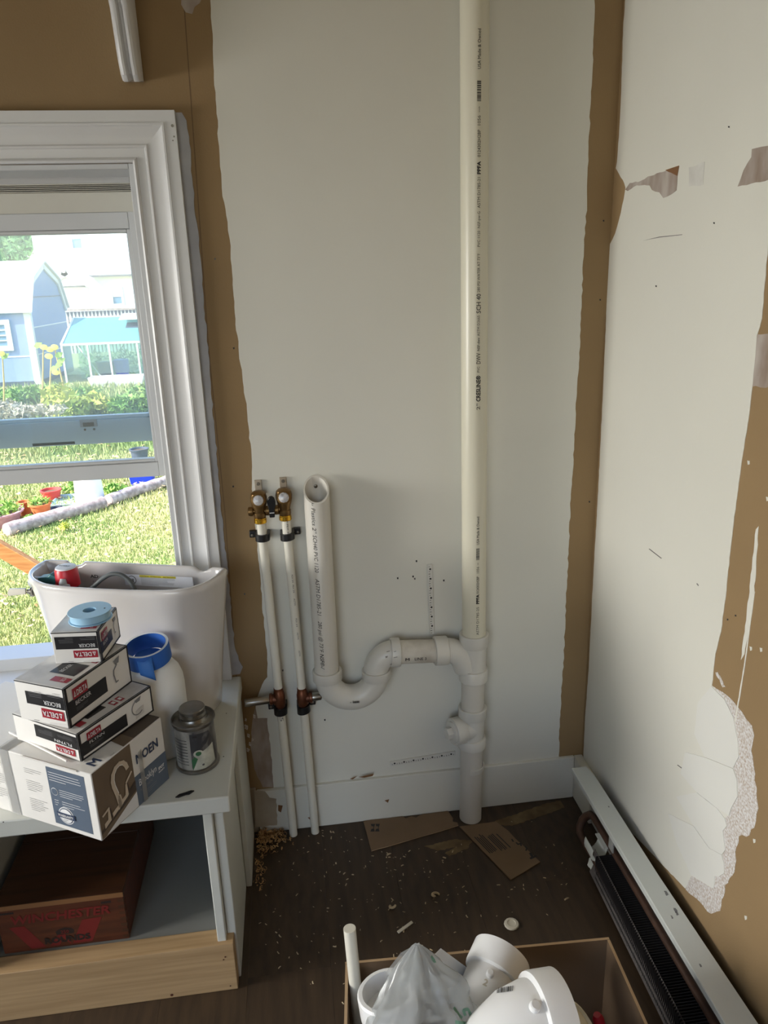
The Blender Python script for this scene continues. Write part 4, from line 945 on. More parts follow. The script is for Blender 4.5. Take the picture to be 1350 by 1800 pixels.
mb = MB(); tv = [(-.0016, .196, .002), (-.0016, .222, .002), (-.0016, .224, H+.001), (-.0016, .200, H+.001), (.05, .196, H+.0016), (.05, .222, H+.0016)]
mb.add(tv, [(0, 1, 2, 3), (3, 2, 5, 4)]); mb.build('packing_tape', m_tapeclear, o, local=True)
f = tface(H); f.poly([(.60*Wd, .002), (.998*Wd, .002), (.998*Wd, .12), (.72*Wd, .12), (.62*Wd, .05)], 0); f.poly([(.45*Wd, .002), (.60*Wd, .002), (.62*Wd, .05), (.5*Wd, .06)], 1)
f.text('M', .020, .010, .020, 2, bold=.03, lv=1); f.text('faucet', .055, .004, .003, 3, lv=1)
f.build('printed_top_panel', [m_photodk, m_photo, m_navy, m_gink], o)
# slotted flap along the top front edge
mb = MB(); mb.add([(-.0012, .03, H-.003), (-.0012, .165, H-.004), (-.004, .165, H+.0006), (-.003, .03, H+.0004)], [(0, 1, 2, 3)]); mb.add([(-.0012, .235, H-.012), (-.0012, .40, H-.004), (-.006, .40, H+.0005), (-.009, .24, H-.004)], [(0, 1, 2, 3)])
fl_ = mb.build('tuck_flap', m_cartonw, o, local=True, smooth=False, kind='stuff'); sm = fl_.modifiers.new('t', 'SOLIDIFY'); sm.thickness = .0012

def bath_carton(name, label, Fp, FR, FL, H, word, rp, lp, ring):
    o, Wd, L_, H = carton(name, label, Fp, FR, FL, H, None); box_body(o, Wd, L_, H, m_cartonw, .0010)
    f = rface(H); k = .0035
    for r in ((0, Wd, 0, k), (0, Wd, H-k, H), (0, k*1.6, 0, H), (Wd-k, Wd, 0, H)): f.rect(*r, 0)
    f.rect(0, rp[0]*Wd, rp[1]*H, rp[2]*H, 0, 2)
    bx0, bx1, b0, b1 = .10*Wd, rp[3]*Wd, rp[2]*H-.02*H, (rp[2]+.25)*H
    f.rect(bx0, bx1, b0, b1, 1, 3); hh = (b1-b0)*.52
    f.text('DELTA', bx0+(bx1-bx0)*.25, b0+(b1-b0)*.24, hh, 2, width=(bx1-bx0)*.68, bold=.02, lv=5)
    tx, ty, th = bx0+(bx1-bx0)*.06, b0+(b1-b0)*.22, (b1-b0)*.56; tw = (bx1-bx0)*.15
    f.poly([(tx, ty), (tx+tw, ty), (tx+tw/2, ty+th)], 2, 4); f.poly([(tx+tw*.28, ty+th*.18), (tx+tw*.72, ty+th*.18), (tx+tw*.5, ty+th*.6)], 1, 5)
    f.text(word, .12*Wd, (rp[2]-.17)*H, .10*H, 3, width=.19*Wd if word == 'FLYNN' else .23*Wd, lv=4); f.lines(.12*Wd, (rp[2]-.24)*H, .2*Wd, 3, .035*H, .006*H, 4, seed=9, lv=4)
    rx = .80*Wd; ry = .55*H; s_ = min(Wd*.20, H*.42)
    f.poly([(rx-.010*1, ry+s_*.72), (rx+.008, ry+s_*.84), (rx+.004, ry+s_*.46), (rx-.006, ry+s_*.44)], 5, 3)
    if ring == 'ring': f.stroke([(rx-.004+s_*.62*cos(t), ry+s_*.62*sin(t)) for t in [pi*.62+pi*.1*i-.9 for i in range(15)]], s_*.09, 5, 3); f.poly([(rx-s_*.5, .14*H), (rx+s_*.5, .20*H), (rx+s_*.52, ry-s_*.1), (rx-s_*.4, ry-s_*.25)], 6, 2)
    else: f.stroke([(rx-.002, ry+s_*.42), (rx-s_*.36, ry+s_*.16), (rx-s_*.40, ry-s_*.1), (rx-s_*.30, ry-s_*.62), (rx-s_*.12, ry-s_*.60)], s_*.09, 5, 3)
    f.build('printed_side_panel', [m_cartonk, m_lred, m_wink, m_wink, m_gink, m_gink, m_marble], o)
    f = lface()
    for r in ((-.0035, 0, 0, H), (-L_, 0, H-.002, H)): f.rect(*r, 0)
    f.rect(-lp[0]*L_, -.004, lp[1]*H, lp[2]*H, 0, 2)
    bx0, bx1 = -.07*L_, -lp[3]*L_; b1 = lp[1]*H-.05*H; b0 = b1-.24*H
    f.rect(bx1, bx0, b0, b1, 1, 3); wd = bx0-bx1
    f.text('DELTA', bx0-wd*.25, b1-(b1-b0)*.24, (b1-b0)*.52, 2, width=wd*.68, bold=.02, flip=True, lv=5)
    tx, tw, ty, th = bx0-wd*.06, wd*.15, b1-(b1-b0)*.22, (b1-b0)*.56
    f.poly([(tx, ty), (tx-tw, ty), (tx-tw/2, ty-th)], 2, 4); f.poly([(tx-tw*.28, ty-th*.18), (tx-tw*.72, ty-th*.18), (tx-tw*.5, ty-th*.6)], 1, 5)
    f.text(word, -.10*L_, (lp[1]+.16)*H, .105*H, 3, width=.34*L_ if word != 'FLYNN' else .26*L_, flip=True, lv=4)
    f.lines(-.08*L_, (lp[1]+.30)*H, .38*lp[0]*L_, 3, .045*H, .008*H, 4, seed=11, lv=4, sg=-1); f.lines(-.58*lp[0]*L_, (lp[1]+.22)*H, .36*lp[0]*L_, 4, .045*H, .008*H, 4, seed=12, lv=4, sg=-1)
    f.lines(-.72*L_, .055*H, .22*L_, 1, .03*H, .012*H, 4, seed=13); f.poly([(-.02*L_, .02*H), (-.02*L_, .3*H), (-.05*L_, .12*H), (-.4*L_, .06*H), (-.4*L_, .02*H)], 5, 1)
    f.build('printed_end_panel', [m_cartonk, m_lred, m_wink, m_wink, m_gink, m_marble], o)
    f = tface(H)
    for r in ((0, Wd, 0, .003), (Wd-.003, Wd, 0, L_)): f.rect(*r, 0)
    f.rect(.003, Wd-.003, .003, L_, 5, 1)
    f.rect(.24*Wd, .48*Wd, .12*L_, .62*L_, 0, 2); f.text(word, .28*Wd, .40*L_, .05*Wd, 3, width=.16*Wd, lv=3)
    f.rect(.10*Wd, .19*Wd, .08*L_, .42*L_, 1, 2); f.text('DELTA', .115*Wd, .16*L_, .05*Wd, 2, width=.065*Wd, lv=3)
    for k in range(2): f.rect(.54*Wd+.09*Wd*k, .60*Wd+.09*Wd*k, .06*L_, .17*L_, 1, 2); f.rect(.552*Wd+.09*Wd*k, .588*Wd+.09*Wd*k, .09*L_, .14*L_, 2, 3)
    f.stroke([(.62*Wd, .42*L_), (.74*Wd, .36*L_), (.82*Wd, .46*L_), (.82*Wd, .62*L_)], .0022, 4, 2)
    f.build('printed_top_panel', [m_cartonk, m_lred, m_wink, m_wink, m_gink, m_marble], o)
    return o
zB = zA+HA+.0012
bath_carton('bath_carton', 'low white and black towel ring carton directly on the faucet carton', (-.4135, -.527, zB), (.103, .152), (-.140, .096), .0562, 'FLYNN', (.62, .14, .60, .28), (.66, .42, .88, .36), 'ring')
zC = zB+.0562+.0012
bath_carton('bath_carton', 'long white and black bath carton crossing beneath the smallest carton', (-.430, -.507, zC), (.0802, .1548), (-.1005, .0520), .0805, 'BECKER', (.60, .22, .62, .32), (.80, .46, .78, .52), 'bar')
zD = zC+.0805+.0012
bath_carton('bath_carton', 'smallest white and black carton, topmost of the stack under the blue spool', (-.382, -.417, zD), (.012, .1065), (-.0875, .0100), .0640, 'BECKER', (.60, .24, .60, .40), (.94, .46, .86, .58), 'bar')
# spool
sc_ = Vector((-.408, -.358, zD+.0648))
sp = thing('tape_spool', 'pale blue plastic spool lying flat on the topmost carton', 'spool', sc_)
mb = MB(); mb.lathe([(.0120, .0002), (.0400, .0002), (.0405, .001), (.0400, .0018), (.0345, .002), (.0345, .0165), (.0400, .0168), (.0405, .0178), (.0400, .0186), (.0125, .0186), (.0120, .018)], sc_, (0, 0, 1), 48, caps=False); mb.lathe([(.0120, .0002), (.0120, .018)], sc_, (0, 0, 1), 48, caps=False)
mb.build('spool_body', m_spool, sp, angle=30)
mb = MB(); mb.lathe([(.0355, .0025), (.0372, .003), (.0372, .0155), (.0355, .016)], sc_, (0, 0, 1), 48, caps=False); mb.build('wound_tape', m_spool, sp)
mb = MB(); mb.lathe([(.0016, 0), (.0016, .0004)], sc_+Vector((.028, .002, .0187)), (0, 0, 1), 10); mb.build('spool_hole', m_ink, sp)
# white rod sticking out between the cartons
a = onZ(17, 1290, zB-.002); b = onZ(128, 1338, zB-.002)
mb = MB(); mb.box(0, 1, 0, 1, 0, 1); mb = MB(); mb.beam((a[0], a[1], zB+.0022), (b[0]-.008, b[1]-.004, zB+.0022), .004, .0040)
tag(mb.build('white_rod', m_cartonw, bevel=.001), 'thin white edge strip poking out from under the low towel ring carton', 'strip')

# ================================================================== ON THE FLOOR
def flatpoly(name, pts, m, t, z=.0008, zs=None, bev=0, extra=None):
    mb = MB(); mb.prism(pts, (0, 0, z), (1, 0, 0), (0, 1, 0), (0, 0, t)); return mb
rnd = random.Random(3)
c1 = [(.128, -.014), (.150, -.0135), (.20, -.0145), (.238, -.0135), (.246, -.024), (.262, -.018), (.275, -.026), (.290, -.015), (.34, -.0140), (.368, -.0135), (.376, -.045), (.372, -.058), (.384, -.064), (.384, -.074), (.33, -.088), (.24, -.108), (.137, -.131), (.133, -.08)]
mb = flatpoly('cardboard_scrap', jag(c1, .02, .0008, 4), m_card, .003)
o = mb.build('cardboard_scrap', m_card, smooth=False); tag(o, 'torn brown cardboard piece lying flat against the skirting beside the stack', 'cardboard')
mb = MB(); e_ = jag(c1, .02, .0008, 4); mb.prism([(x*.9985+.0004, y*.996-.0006) for x, y in e_], (0, 0, .0014), (1, 0, 0), (0, 1, 0), (0, 0, .0012)); mb.build('corrugated_edge', m_cardedge, o, smooth=False)
f = Face(onZ(651, 1462, .004)[:2]+(.0042,), (1, -.16, 0), (.16, 1, 0))
for k in range(2):
    f.poly([(.0+.013*k, 0), (.012+.013*k, 0), (.009+.013*k, .014), (.012+.013*k, .03), (.0+.013*k, .03), (.004+.013*k, .015)], 0); f.rect(.003+.013*k, .0075+.013*k, .010, .020, 1, 2)
f.build('printed_symbol', [m_ink, m_card], o)
c2 = [(.386, -.080), (.42, -.0795), (.489, -.0775), (.512, -.118), (.522, -.150), (.538, -.186), (.545, -.205), (.560, -.242), (.469, -.287), (.44, -.215), (.41, -.14)]
o = flatpoly('', jag(c2, .02, .0006, 7), m_card, .003, z=.0045 if 0 else .0008).build('cardboard_scrap', m_card, smooth=False); tag(o, 'cardboard piece with rows of small print lying on the floor in front of the stack', 'cardboard')
u = Vector((.469-.386, -.287+.080, 0)).normalized(); v = Vector((-u.y, u.x, 0))
f = Face((.386, -.080, .0040), u, v)
for k in range(12):
    r0, r1 = rnd.uniform(.050, .070), rnd.uniform(.185, .203)
    if k in (5, 10): continue
    f.lines(r0+.001*k, .012+.0052*k, r1-r0-.001*k, 1, .005, .0030, 0, seed=k, lv=1)
f.poly([(.176, .096), (.190, .092), (.190, .086), (.196, .086), (.197, .106), (.191, .106), (.191, .099), (.178, .103)], 0)
f.stroke([(.165, .096), (.161, .102), (.153, .103)], .004, 0); f.stroke([(.145, .096), (.138, .100), (.137, .092), (.130, .092)], .004, 0); f.stroke([(.122, .088), (.114, .090)], .004, 0)
f.build('printed_text', [m_ink], o)
# bits
P = onZ(899, 1626, 0)
mb = MB(); mb.lathe([(.0165, 0), (.0175, .002), (.016, .005), (.0105, .006), (.009, .004), (.006, .004)], (P[0], P[1], .0006), (0, 0, 1), 14); tag(mb.build('plastic_disc', m_bone), 'small off-white disc lying alone on the dark floor beyond the open box', 'cap')
P = onZ(713, 1631, 0)
mb = MB(); mb.beam((P[0]-.020, P[1]-.012, .0022), (P[0]+.018, P[1]+.012, .0022), .0075, .003); tag(mb.build('white_offcut', m_bone, bevel=.001), 'short off-white offcut stick lying on the floor beyond the plastic bag', 'offcut')
for (x, y, l, rr, s_) in ((766, 1576, 'curled pale shaving on the floor in line with the vent stack foot', .0085, 0), (690, 1596, 'smaller curled shaving on the floor beyond the offcut stick', .0065, 2)):
    P = onZ(x, y, 0); mb = MB(); mb.tube([(P[0]+rr*cos(t), P[1]+rr*.8*sin(t), .0032+.0004*i) for i, t in enumerate([s_+i*.38 for i in range(13)])], [.0012]+[.0030]*11+[.0010], 8); tag(mb.build('wood_curl', m_crumb), l, 'shaving')
# wood shavings by the wall
mb = MB(); rnd = random.Random(9)
for i in range(330):
    t = rnd.random(); x = -.158+abs(rnd.gauss(0, .036)); y = -.018-abs(rnd.gauss(0, .030))
    if rnd.random() < .25: x, y = rnd.uniform(-.165, -.14), rnd.uniform(-.22, -.02)
    if x > -.09 and y > -.03: y -= .03
    if math.hypot(x+.066, y+.033) < .022 or math.hypot(x+.007, y+.033) < .022: continue
    r = rnd.uniform(.002, .0062)*(1 if i < 250 else 1.3); z = .0012+max(0, .014-math.hypot(x+.15, y+.035)*.25)*rnd.random(); a0 = rnd.uniform(0, 6.3); ax = Vector((rnd.uniform(-1, 1), rnd.uniform(-1, 1), rnd.uniform(-.6, 1)))
    ax.normalize(); e1 = ax.orthogonal().normalized(); e2 = ax.cross(e1); n = rnd.choice((4, 6, 8)); wd = ax*rnd.uniform(.0012, .0030)
    c = Vector((x, y, z+r)); vs = []
    for k in range(n+1):
        d = e1*cos(a0+k*.7)+e2*sin(a0+k*.7); p = c+d*r; p.z = max(p.z, .0008); q = p+wd; q.z = max(q.z, .0008); vs += [p, q]
    mb.add(vs, [(2*k, 2*k+1, 2*k+3, 2*k+2) for k in range(n)])
o = mb.build('wood_shavings', m_chip, kind='stuff', smooth=False); o['label'] = 'small heap of curled wood shavings on the floor against the skirting by the bench'; o['category'] = 'shavings'
mb = MB(); rnd = random.Random(13)
for i in range(360):
    x = rnd.uniform(-.15, .62); y = -abs(rnd.gauss(0, .28))-.02 if i < 300 else rnd.uniform(-.9, -.03)
    if i > 330: x = rnd.gauss(.30, .09); y = rnd.gauss(-.19, .08)
    if y > -.016 or y < -1.3 or x > .63 or (x < -.17): continue
    if -.02 < x < .54 and -1.1 < y < -.69: continue
    if math.hypot(x-.425, y+.045) < .036 or math.hypot(x+.066, y+.033) < .016 or math.hypot(x+.007, y+.033) < .016: continue
    if (.12 < x < .39 and y > -.135) or (x > .38 and -.29 < y < -.07 and x < .565 and abs((x-.385)-(-.07-y)*.6) < .10): continue
    s_ = rnd.uniform(.0007, .0026)*(1.6 if rnd.random() < .08 else 1); a = rnd.uniform(0, 3.14); l = s_*rnd.uniform(1, 2.2)
    if .1 < x < .58 and y > -.3 and y > -.14-(.2 if x > .385 else 0) and rnd.random() < .8: continue
    u = Vector((cos(a), sin(a), 0)); v = Vector((-sin(a), cos(a), 0)); c = Vector((x, y, .0003))
    mb.add([c-u*l-v*s_*.5, c+u*l-v*s_*.5, c+u*l*.7+v*s_*.5, c-u*l*.8+v*s_*.6, c+Vector((0, 0, s_*.9))], [(0, 1, 4), (1, 2, 4), (2, 3, 4), (3, 0, 4), (0, 3, 2, 1)])
o = mb.build('floor_crumbs', m_crumb, kind='stuff', smooth=False); o['label'] = 'pale crumbs and chips of debris scattered over the dark floor'; o['category'] = 'debris'
for pts in ([(855, 1448), (905, 1432), (960, 1412), (985, 1408), (992, 1420), (960, 1432), (900, 1452)], [(745, 1488), (800, 1475), (830, 1478), (822, 1492), (790, 1505), (782, 1500), (805, 1488), (770, 1496)]):
    P = [onZ(x, y, 0) for x, y in pts]; mb = MB(); mb.prism(jag([(p[0], p[1]) for p in P], .006, .0022, 6), (0, 0, .0001), (1, 0, 0), (0, 1, 0), (0, 0, .0003)); mb.build('dust_stain', m_dirt, floor, smooth=False)

# ---- open cardboard box with fittings
BZ = .28
bl, br_, fr_, fl = Vector((.033, -.706, 0)), Vector((.514, -.730, 0)), Vector((.500, -1.075, 0)), Vector((-.002, -1.060, 0))
cb = thing('cardboard_box', 'open brown cardboard box of pipe fittings standing on the dark floor in front', 'box', (.26, -.89, 0))
def boxwall(a, b, t=.005):
    d = (b-a).normalized(); n = Vector((-d.y, d.x, 0)); mid = (bl+br_+fr_+fl)/4
    if n.dot(mid-a) < 0: n = -n
    mb = MB(); r = [a, b, b+n*t, a+n*t]; mb.add([p+Vector((0, 0, .004)) for p in r]+[p+Vector((0, 0, BZ)) for p in r], [(0, 1, 2, 3), (4, 7, 6, 5), (0, 4, 5, 1), (1, 5, 6, 2), (2, 6, 7, 3), (3, 7, 4, 0)])
    mb.add([p+Vector((0, 0, BZ+.0001)) for p in r], [(0, 1, 2, 3)], 1); return mb
sd = (bl-br_).normalized()*.005
for a, b in ((bl, br_), (br_+Vector((0, -.0055, 0)), fr_+Vector((0, .0055, 0))), (fr_, fl), (fl+Vector((0, .0055, 0)), bl+Vector((0, -.0055, 0)))): boxwall(a, b).build('side_panel', [m_card, m_cardedge], cb, smooth=False)
mb = MB(); mb.add([p+Vector((0, 0, z)) for z in (.0005, .0038) for p in (bl, br_, fr_, fl)], [(0, 1, 2, 3), (4, 7, 6, 5), (0, 4, 5, 1), (1, 5, 6, 2), (2, 6, 7, 3), (3, 7, 4, 0)]); mb.build('box_bottom', m_card, cb, smooth=False)

from mathutils.bvhtree import BVHTree
def surface_print(ob, strokes, wd, name, m, parent, lift):
    """flat ink strokes lying on the surface of an object, surveyed along the photograph's sight lines"""
    mw = W[ob.name]; bv = BVHTree.FromPolygons([mw @ v.co for v in ob.data.vertices], [tuple(p.vertices) for p in ob.data.polygons]); mb = MB()
    for st in strokes:
        hits = []
        for (x0, y0), (x1, y1) in zip(st, st[1:]):
            k = max(2, int(math.hypot(x1-x0, y1-y0)/2.5))
            for i in range(k+1):
                d = Vector(ray(x0+(x1-x0)*i/k, y0+(y1-y0)*i/k)).normalized(); h = bv.ray_cast(Vector(CAM), d)
                if h[0] is not None: n = h[1] if h[1].dot(d) < 0 else -h[1]; hits.append((h[0]+n*lift, n))
        vs = []
        for i, (p, n) in enumerate(hits):
            t = (hits[min(i+1, len(hits)-1)][0]-hits[max(i-1, 0)][0])
            if t.length < 1e-6: t = Vector((1, 0, 0))
            sd_ = t.normalized().cross(n).normalized()*wd/2; vs += [p-sd_, p+sd_]
        if len(vs) >= 4: mb.add(vs, [(2*i, 2*i+1, 2*i+3, 2*i+2) for i in range(len(vs)//2-1)])
    return mb.build(name, m, parent, smooth=False, kind='stuff') if mb.v else None
# elbow whose mouth points away
ctr = at(866, 1716, 1.27); ax = Vector((.50, .62, .20)).normalized(); R3 = .0505
o = thing('pvc_elbow', 'white plastic elbow fitting in the box with its mouth turned to the back wall', 'pipe fitting', ctr)
mb = MB(); b0 = ctr-ax*.004; dn = Vector((-.35, -.25, -.9)).normalized()
pth = [b0+ax*.012, b0]+[b0-ax*.02*k+dn*(.0065*k*k) for k in (1, 2, 3, 4)]
mb.tube(pth, [R3-.006]*len(pth), 36); mb.lathe([(R3-.006, -.004), (R3-.001, -.001), (R3, .003), (R3, .040), (R3-.0045, .0405), (R3-.006, .036)], ctr, ax, 44, caps=True)
mb.build('elbow_body', m_pvcw, o)
nv = Vector((-.15, -.45, .88)).normalized(); e_ = ctr-ax*.030
nv = (nv-ax*nv.dot(ax)).normalized(); sdv = ax.cross(nv)
mb = MB(); q = e_+nv*(R3-.0058)
mb.lathe([(.0068, -.004), (.0062, .004), (.0045, .0052)], q+ax*.012, nv, 16); mb.build('moulded_lug', m_pvcw, o)
iw = W[o.name].inverted(); f = Face(iw @ (q-ax*.010-sdv*.004), sdv, ax, lift=.0007); f.text('2', 0, 0, .010, 0, bold=.05); f.build('moulded_number', m_pvcdirty, o)
# big elbow lying across
ax2 = (Vector((1, .10, -.10))).normalized(); c2 = at(944, 1803, 1.12); R4 = .072
o = thing('pvc_elbow', 'large white plastic elbow with printed barcode lying across the open box', 'pipe fitting', c2)
mb = MB(); dn = Vector((-.3, -.25, -.9)).normalized()
pth = [c2+ax2*.01, c2]+[c2-ax2*.024*k+dn*(.0085*k*k) for k in (1, 2, 3, 4)]
mb.tube(pth, [R4-.008]*len(pth), 40); mb.lathe([(R4-.009, -.006), (R4-.001, -.003), (R4, .001), (R4, .038), (R4-.005, .0385), (R4-.008, .034)], c2, ax2, 52)
mb_last = mb.build('elbow_body', m_pvcw, o)
nv = (Vector((0, -.2, 1))-ax2*ax2.z).normalized()
sd2 = ax2.cross(nv)
def onc(al, th): d = nv*cos(th)+sd2*sin(th); return c2+ax2*al+d*(R4-.0078), d
q, d = onc(-.018, .08); mb = MB(); mb.lathe([(.0085, -.004), (.0080, .004), (.006, .0055)], q, d, 18); mb.build('moulded_lug', m_pvcw, o)
eb2 = mb_last
surface_print(eb2, [[(875+dx, 1738-dx*.15), (874.4+dx, 1747-dx*.15)] for dx in (0, 2, 5, 7, 8.5, 11, 13, 16, 18, 19.5, 22, 24, 27)], .0011, 'printed_barcode', m_ink, o, .0012)
# coupling beyond it
c3 = at(1012, 1815, 1.18); a3 = Vector((.75, -.1, .65)).normalized()
o = thing('pvc_coupling', 'yellowish plastic coupling ring tucked between the large elbow and the box side', 'pipe fitting', c3)
mb = MB(); mb.lathe([(.036, -.02), (.040, -.018), (.040, .016), (.0385, .017), (.036, .017), (.036, .012)], c3, a3, 36); mb.build('coupling_ring', m_pvcy, o)
# red handled tool
c4 = at(1054, 1800, 1.25)
o = thing('red_handle', 'small red plastic handle standing in the shadowed corner of the open box', 'tool', c4)
mb = MB(); mb.lathe([(.004, -.10), (.008, -.09), (.010, -.02), (.0095, .012), (.006, .02)], c4, (-.25, .1, 1), 16); mb.build('handle_grip', m_redd, o)
# white paper carton corner
o = thing('folded_leaflet', 'white folded paper corner sticking up between bag and elbow in the box', 'paper', at(785, 1700, 1.25))
a_ = at(775, 1667, 1.25); mb = MB(); mb.add([a_, at(752, 1690, 1.22), at(760, 1760, 1.27), at(781, 1750, 1.24), at(824, 1703, 1.31), at(830, 1760, 1.31)], [(0, 1, 2, 3), (0, 3, 5, 4)])
lf = mb.build('leaflet_sheet', m_paper, o, smooth=False); sm = lf.modifiers.new('t', 'SOLIDIFY'); sm.thickness = .0006
# white rod standing in the box
a_ = Vector(onZ(614.5, 1632, .39)); b_ = Vector((.056, -.762, .0048))
o = thing('pex_pipe', 'white plastic pipe length standing upright in the near corner of the open box', 'pipe', (b_.x, b_.y, .005))
mb = MB(); mb.tube([b_, a_], .0106, 20); mb.lathe([(.0104, 0), (.0088, .0003), (.0086, -.004)], a_, (a_-b_), 20, caps=False); mb.build('pipe_length', m_pex, o)
# fitting inside the bag
c5 = at(690, 1800, 1.21)
o = thing('pvc_fitting', 'white plastic fitting seen through the clear bag in the open box', 'pipe fitting', c5)
mb = MB(); mb.lathe([(.030, -.10), (.043, -.09), (.043, .020), (.0485, .024), (.0485, .060), (.046, .063), (.040, .063), (.040, .03)], c5, (-.10, .15, 1), 36); mb.build('fitting_body', m_pvcw, o)
# the bag
apex = at(733, 1660, 1.17); bc = at(752, 1905, 1.12); rtv = Vector((_r[0], _r[1], 0)); bkv = Vector((-rtv.y, rtv.x, 0))
o = thing('plastic_bag', 'clear crumpled plastic bag with faint green print standing up in the open box', 'bag', (bc.x, bc.y, bc.z))
NR, NT = 26, 72; vs = []
for i in range(NR):
    t = i/(NR-1); q = t**.85
    for k in range(NT):
        th = 2*pi*k/NT
        fold = 1+.16*sin(3*th+1.3+1.5*t)*(1-.3*t)+.10*sin(7*th+4*t)+.05*sin(13*th-3*t)
        rr = (.004+.132*q)*fold; x, y = rr*cos(th), rr*.62*sin(th)
        p = apex.lerp(bc, t)+rtv*x+bkv*y
        nn = noise.noise(p*28)*.012+noise.noise(p*70)*.005
        p = p+rtv*nn*min(1, 3*t)+Vector((0, 0, 1))*nn*.8*min(1, 3*t)
        vs.append(p)
mb = MB(); mb.add(vs, [f_ for i in range(NR-1) for f_ in loft_idx(i*NT, (i+1)*NT, NT)]+[tuple(range(NT))]); bag = mb.build('bag_film', m_bag, o, angle=24)
surface_print(bag, [[(797, 1771), (806, 1784), (812, 1790)], [(818, 1786), (814, 1776), (822, 1774), (830, 1790)], [(838, 1776), (846, 1782), (850, 1792)], [(800, 1796), (822, 1800), (850, 1799)]], .0042, 'faint_green_print', m_greenprint, bag, .0012)
surface_print(bag, [[(757, 1681), (762, 1688), (764, 1693)]], .005, 'faint_green_print', m_greenprint, bag, .0012)
mb = MB(); fa = apex+rtv*.004
g = [fa+Vector((0, 0, .004)), fa-rtv*.030+Vector((0, 0, -.016)), fa-rtv*.055-bkv*.012+Vector((0, 0, -.042)), fa-rtv*.026-bkv*.02+Vector((0, 0, -.060)), fa-bkv*.012+Vector((0, 0, -.045))]
mb.add(g, [(0, 1, 4), (1, 2, 3), (1, 3, 4)]); tl = mb.build('bag_fold', m_bag, o, smooth=False)

# ================================================================== THE GARDEN OUTSIDE
G = -1.0
mb = MB(); mb.box(-60, 30, WY+.02, 90, G-.3, G); lawn = struct(mb.build('lawn', m_lawn, smooth=False))
def view_x(y, lo=-.52, hi=-.13): return lo*(y+1.75), hi*(y+1.75)
rs = np.random.RandomState(4)
def blades(n, y0, y1, hgt, wdt, power=1.0, lo=-.60, hi=.06):
    u = rs.rand(n); y = y0*(y1/y0)**(u**power); x = (lo+(hi-lo)*rs.rand(n))*(y+1.75)
    h = hgt*(.5+rs.rand(n))*np.clip(y/7, .8, 2.2); wd = wdt*(.6+.8*rs.rand(n))*np.clip(y/6, .8, 2.6); a = rs.rand(n)*6.283; ln = (rs.rand(n)-.5)*1.6
    b = rs.rand(n)*6.283
    v = np.zeros((n, 3, 3)); v[:, 0] = np.stack([x-np.cos(a)*wd/2, y-np.sin(a)*wd/2, np.full(n, G)], 1); v[:, 1] = np.stack([x+np.cos(a)*wd/2, y+np.sin(a)*wd/2, np.full(n, G)], 1)
    v[:, 2] = np.stack([x+np.cos(b)*ln*h, y+np.sin(b)*ln*h, G+h], 1)
    return v.reshape(-1, 3)
def trimesh(name, v, m, **k):
    me = bpy.data.meshes.new(name); n = len(v)//3
    me.vertices.add(len(v)); me.vertices.foreach_set('co', v.astype(np.float32).ravel()); me.loops.add(len(v)); me.loops.foreach_set('vertex_index', np.arange(len(v), dtype=np.int32))
    me.polygons.add(n); me.polygons.foreach_set('loop_start', np.arange(0, 3*n, 3, dtype=np.int32)); me.materials.append(m); me.update(); me.validate()
    o = bpy.data.objects.new(name, me); COL.objects.link(o); W[o.name] = Matrix.Identity(4)
    for a, b in k.items(): o[a] = b
    return o
o = trimesh('grass', np.concatenate([blades(130000, 3.2, 13, .045, .012), blades(24000, 10, 19, .07, .02)]), m_grass, kind='stuff', label='sunlit green and straw coloured grass of the garden outside the window', category='grass')
n = 900; y = 3.6*(14/3.6)**rs.rand(n); x = (-.50+.36*rs.rand(n))*(y+1.75); c = np.stack([x, y, np.full(n, G+.045)], 1); a = rs.rand(n)*6.283; s_ = (.014+.024*rs.rand(n))*np.clip(y/7, .7, 1.6)
v = np.zeros((n, 3, 3))
for k in range(3): v[:, k] = c+np.stack([np.cos(a+k*2.1)*s_, np.sin(a+k*2.1)*s_, rs.rand(n)*.03], 1)
trimesh('fallen_leaves', v.reshape(-1, 3), m_leaf, kind='stuff', label='yellow and orange fallen leaves scattered over the lawn', category='leaves')
def leaf_cloud(n, centers, size, seed):
    r = np.random.RandomState(seed); out = []
    for (cx, cy, cz, rx, ry, rz) in centers:
        p = r.randn(n, 3); p /= np.linalg.norm(p, axis=1)[:, None]; p *= (r.rand(n, 1)**.4); p = p*[rx, ry, rz]+[cx, cy, cz]
        d = r.randn(n, 3, 3)*size; d[:, 2] *= .8; q = p[:, None, :]+d; out.append(q.reshape(-1, 3))
    v = np.concatenate(out); v[:, 2] = np.maximum(v[:, 2], G+.01); return v
def bush(name, label, cat, centers, size, n, m, seed, group=None):
    b = Vector((centers[0][0], centers[0][1], G)); o = thing(name, label, cat, b, group=group)
    v = leaf_cloud(n, centers, size, seed)-np.array(b); f = trimesh('foliage', v, m); f.parent = o
    rr = random.Random(seed)
    for c in centers[:4]:
        for k in range(2): mb = MB(); mb.tube([(c[0]+rr.uniform(-.08, .08), c[1]+rr.uniform(-.08, .08), G), (c[0]+rr.uniform(-.1, .1)*c[3]*3, c[1], c[2])], [.014, .006], 5); mb.build('stem', m_stalk, o)
    return o
def gpt(px, py): return onZ(px, py, G)
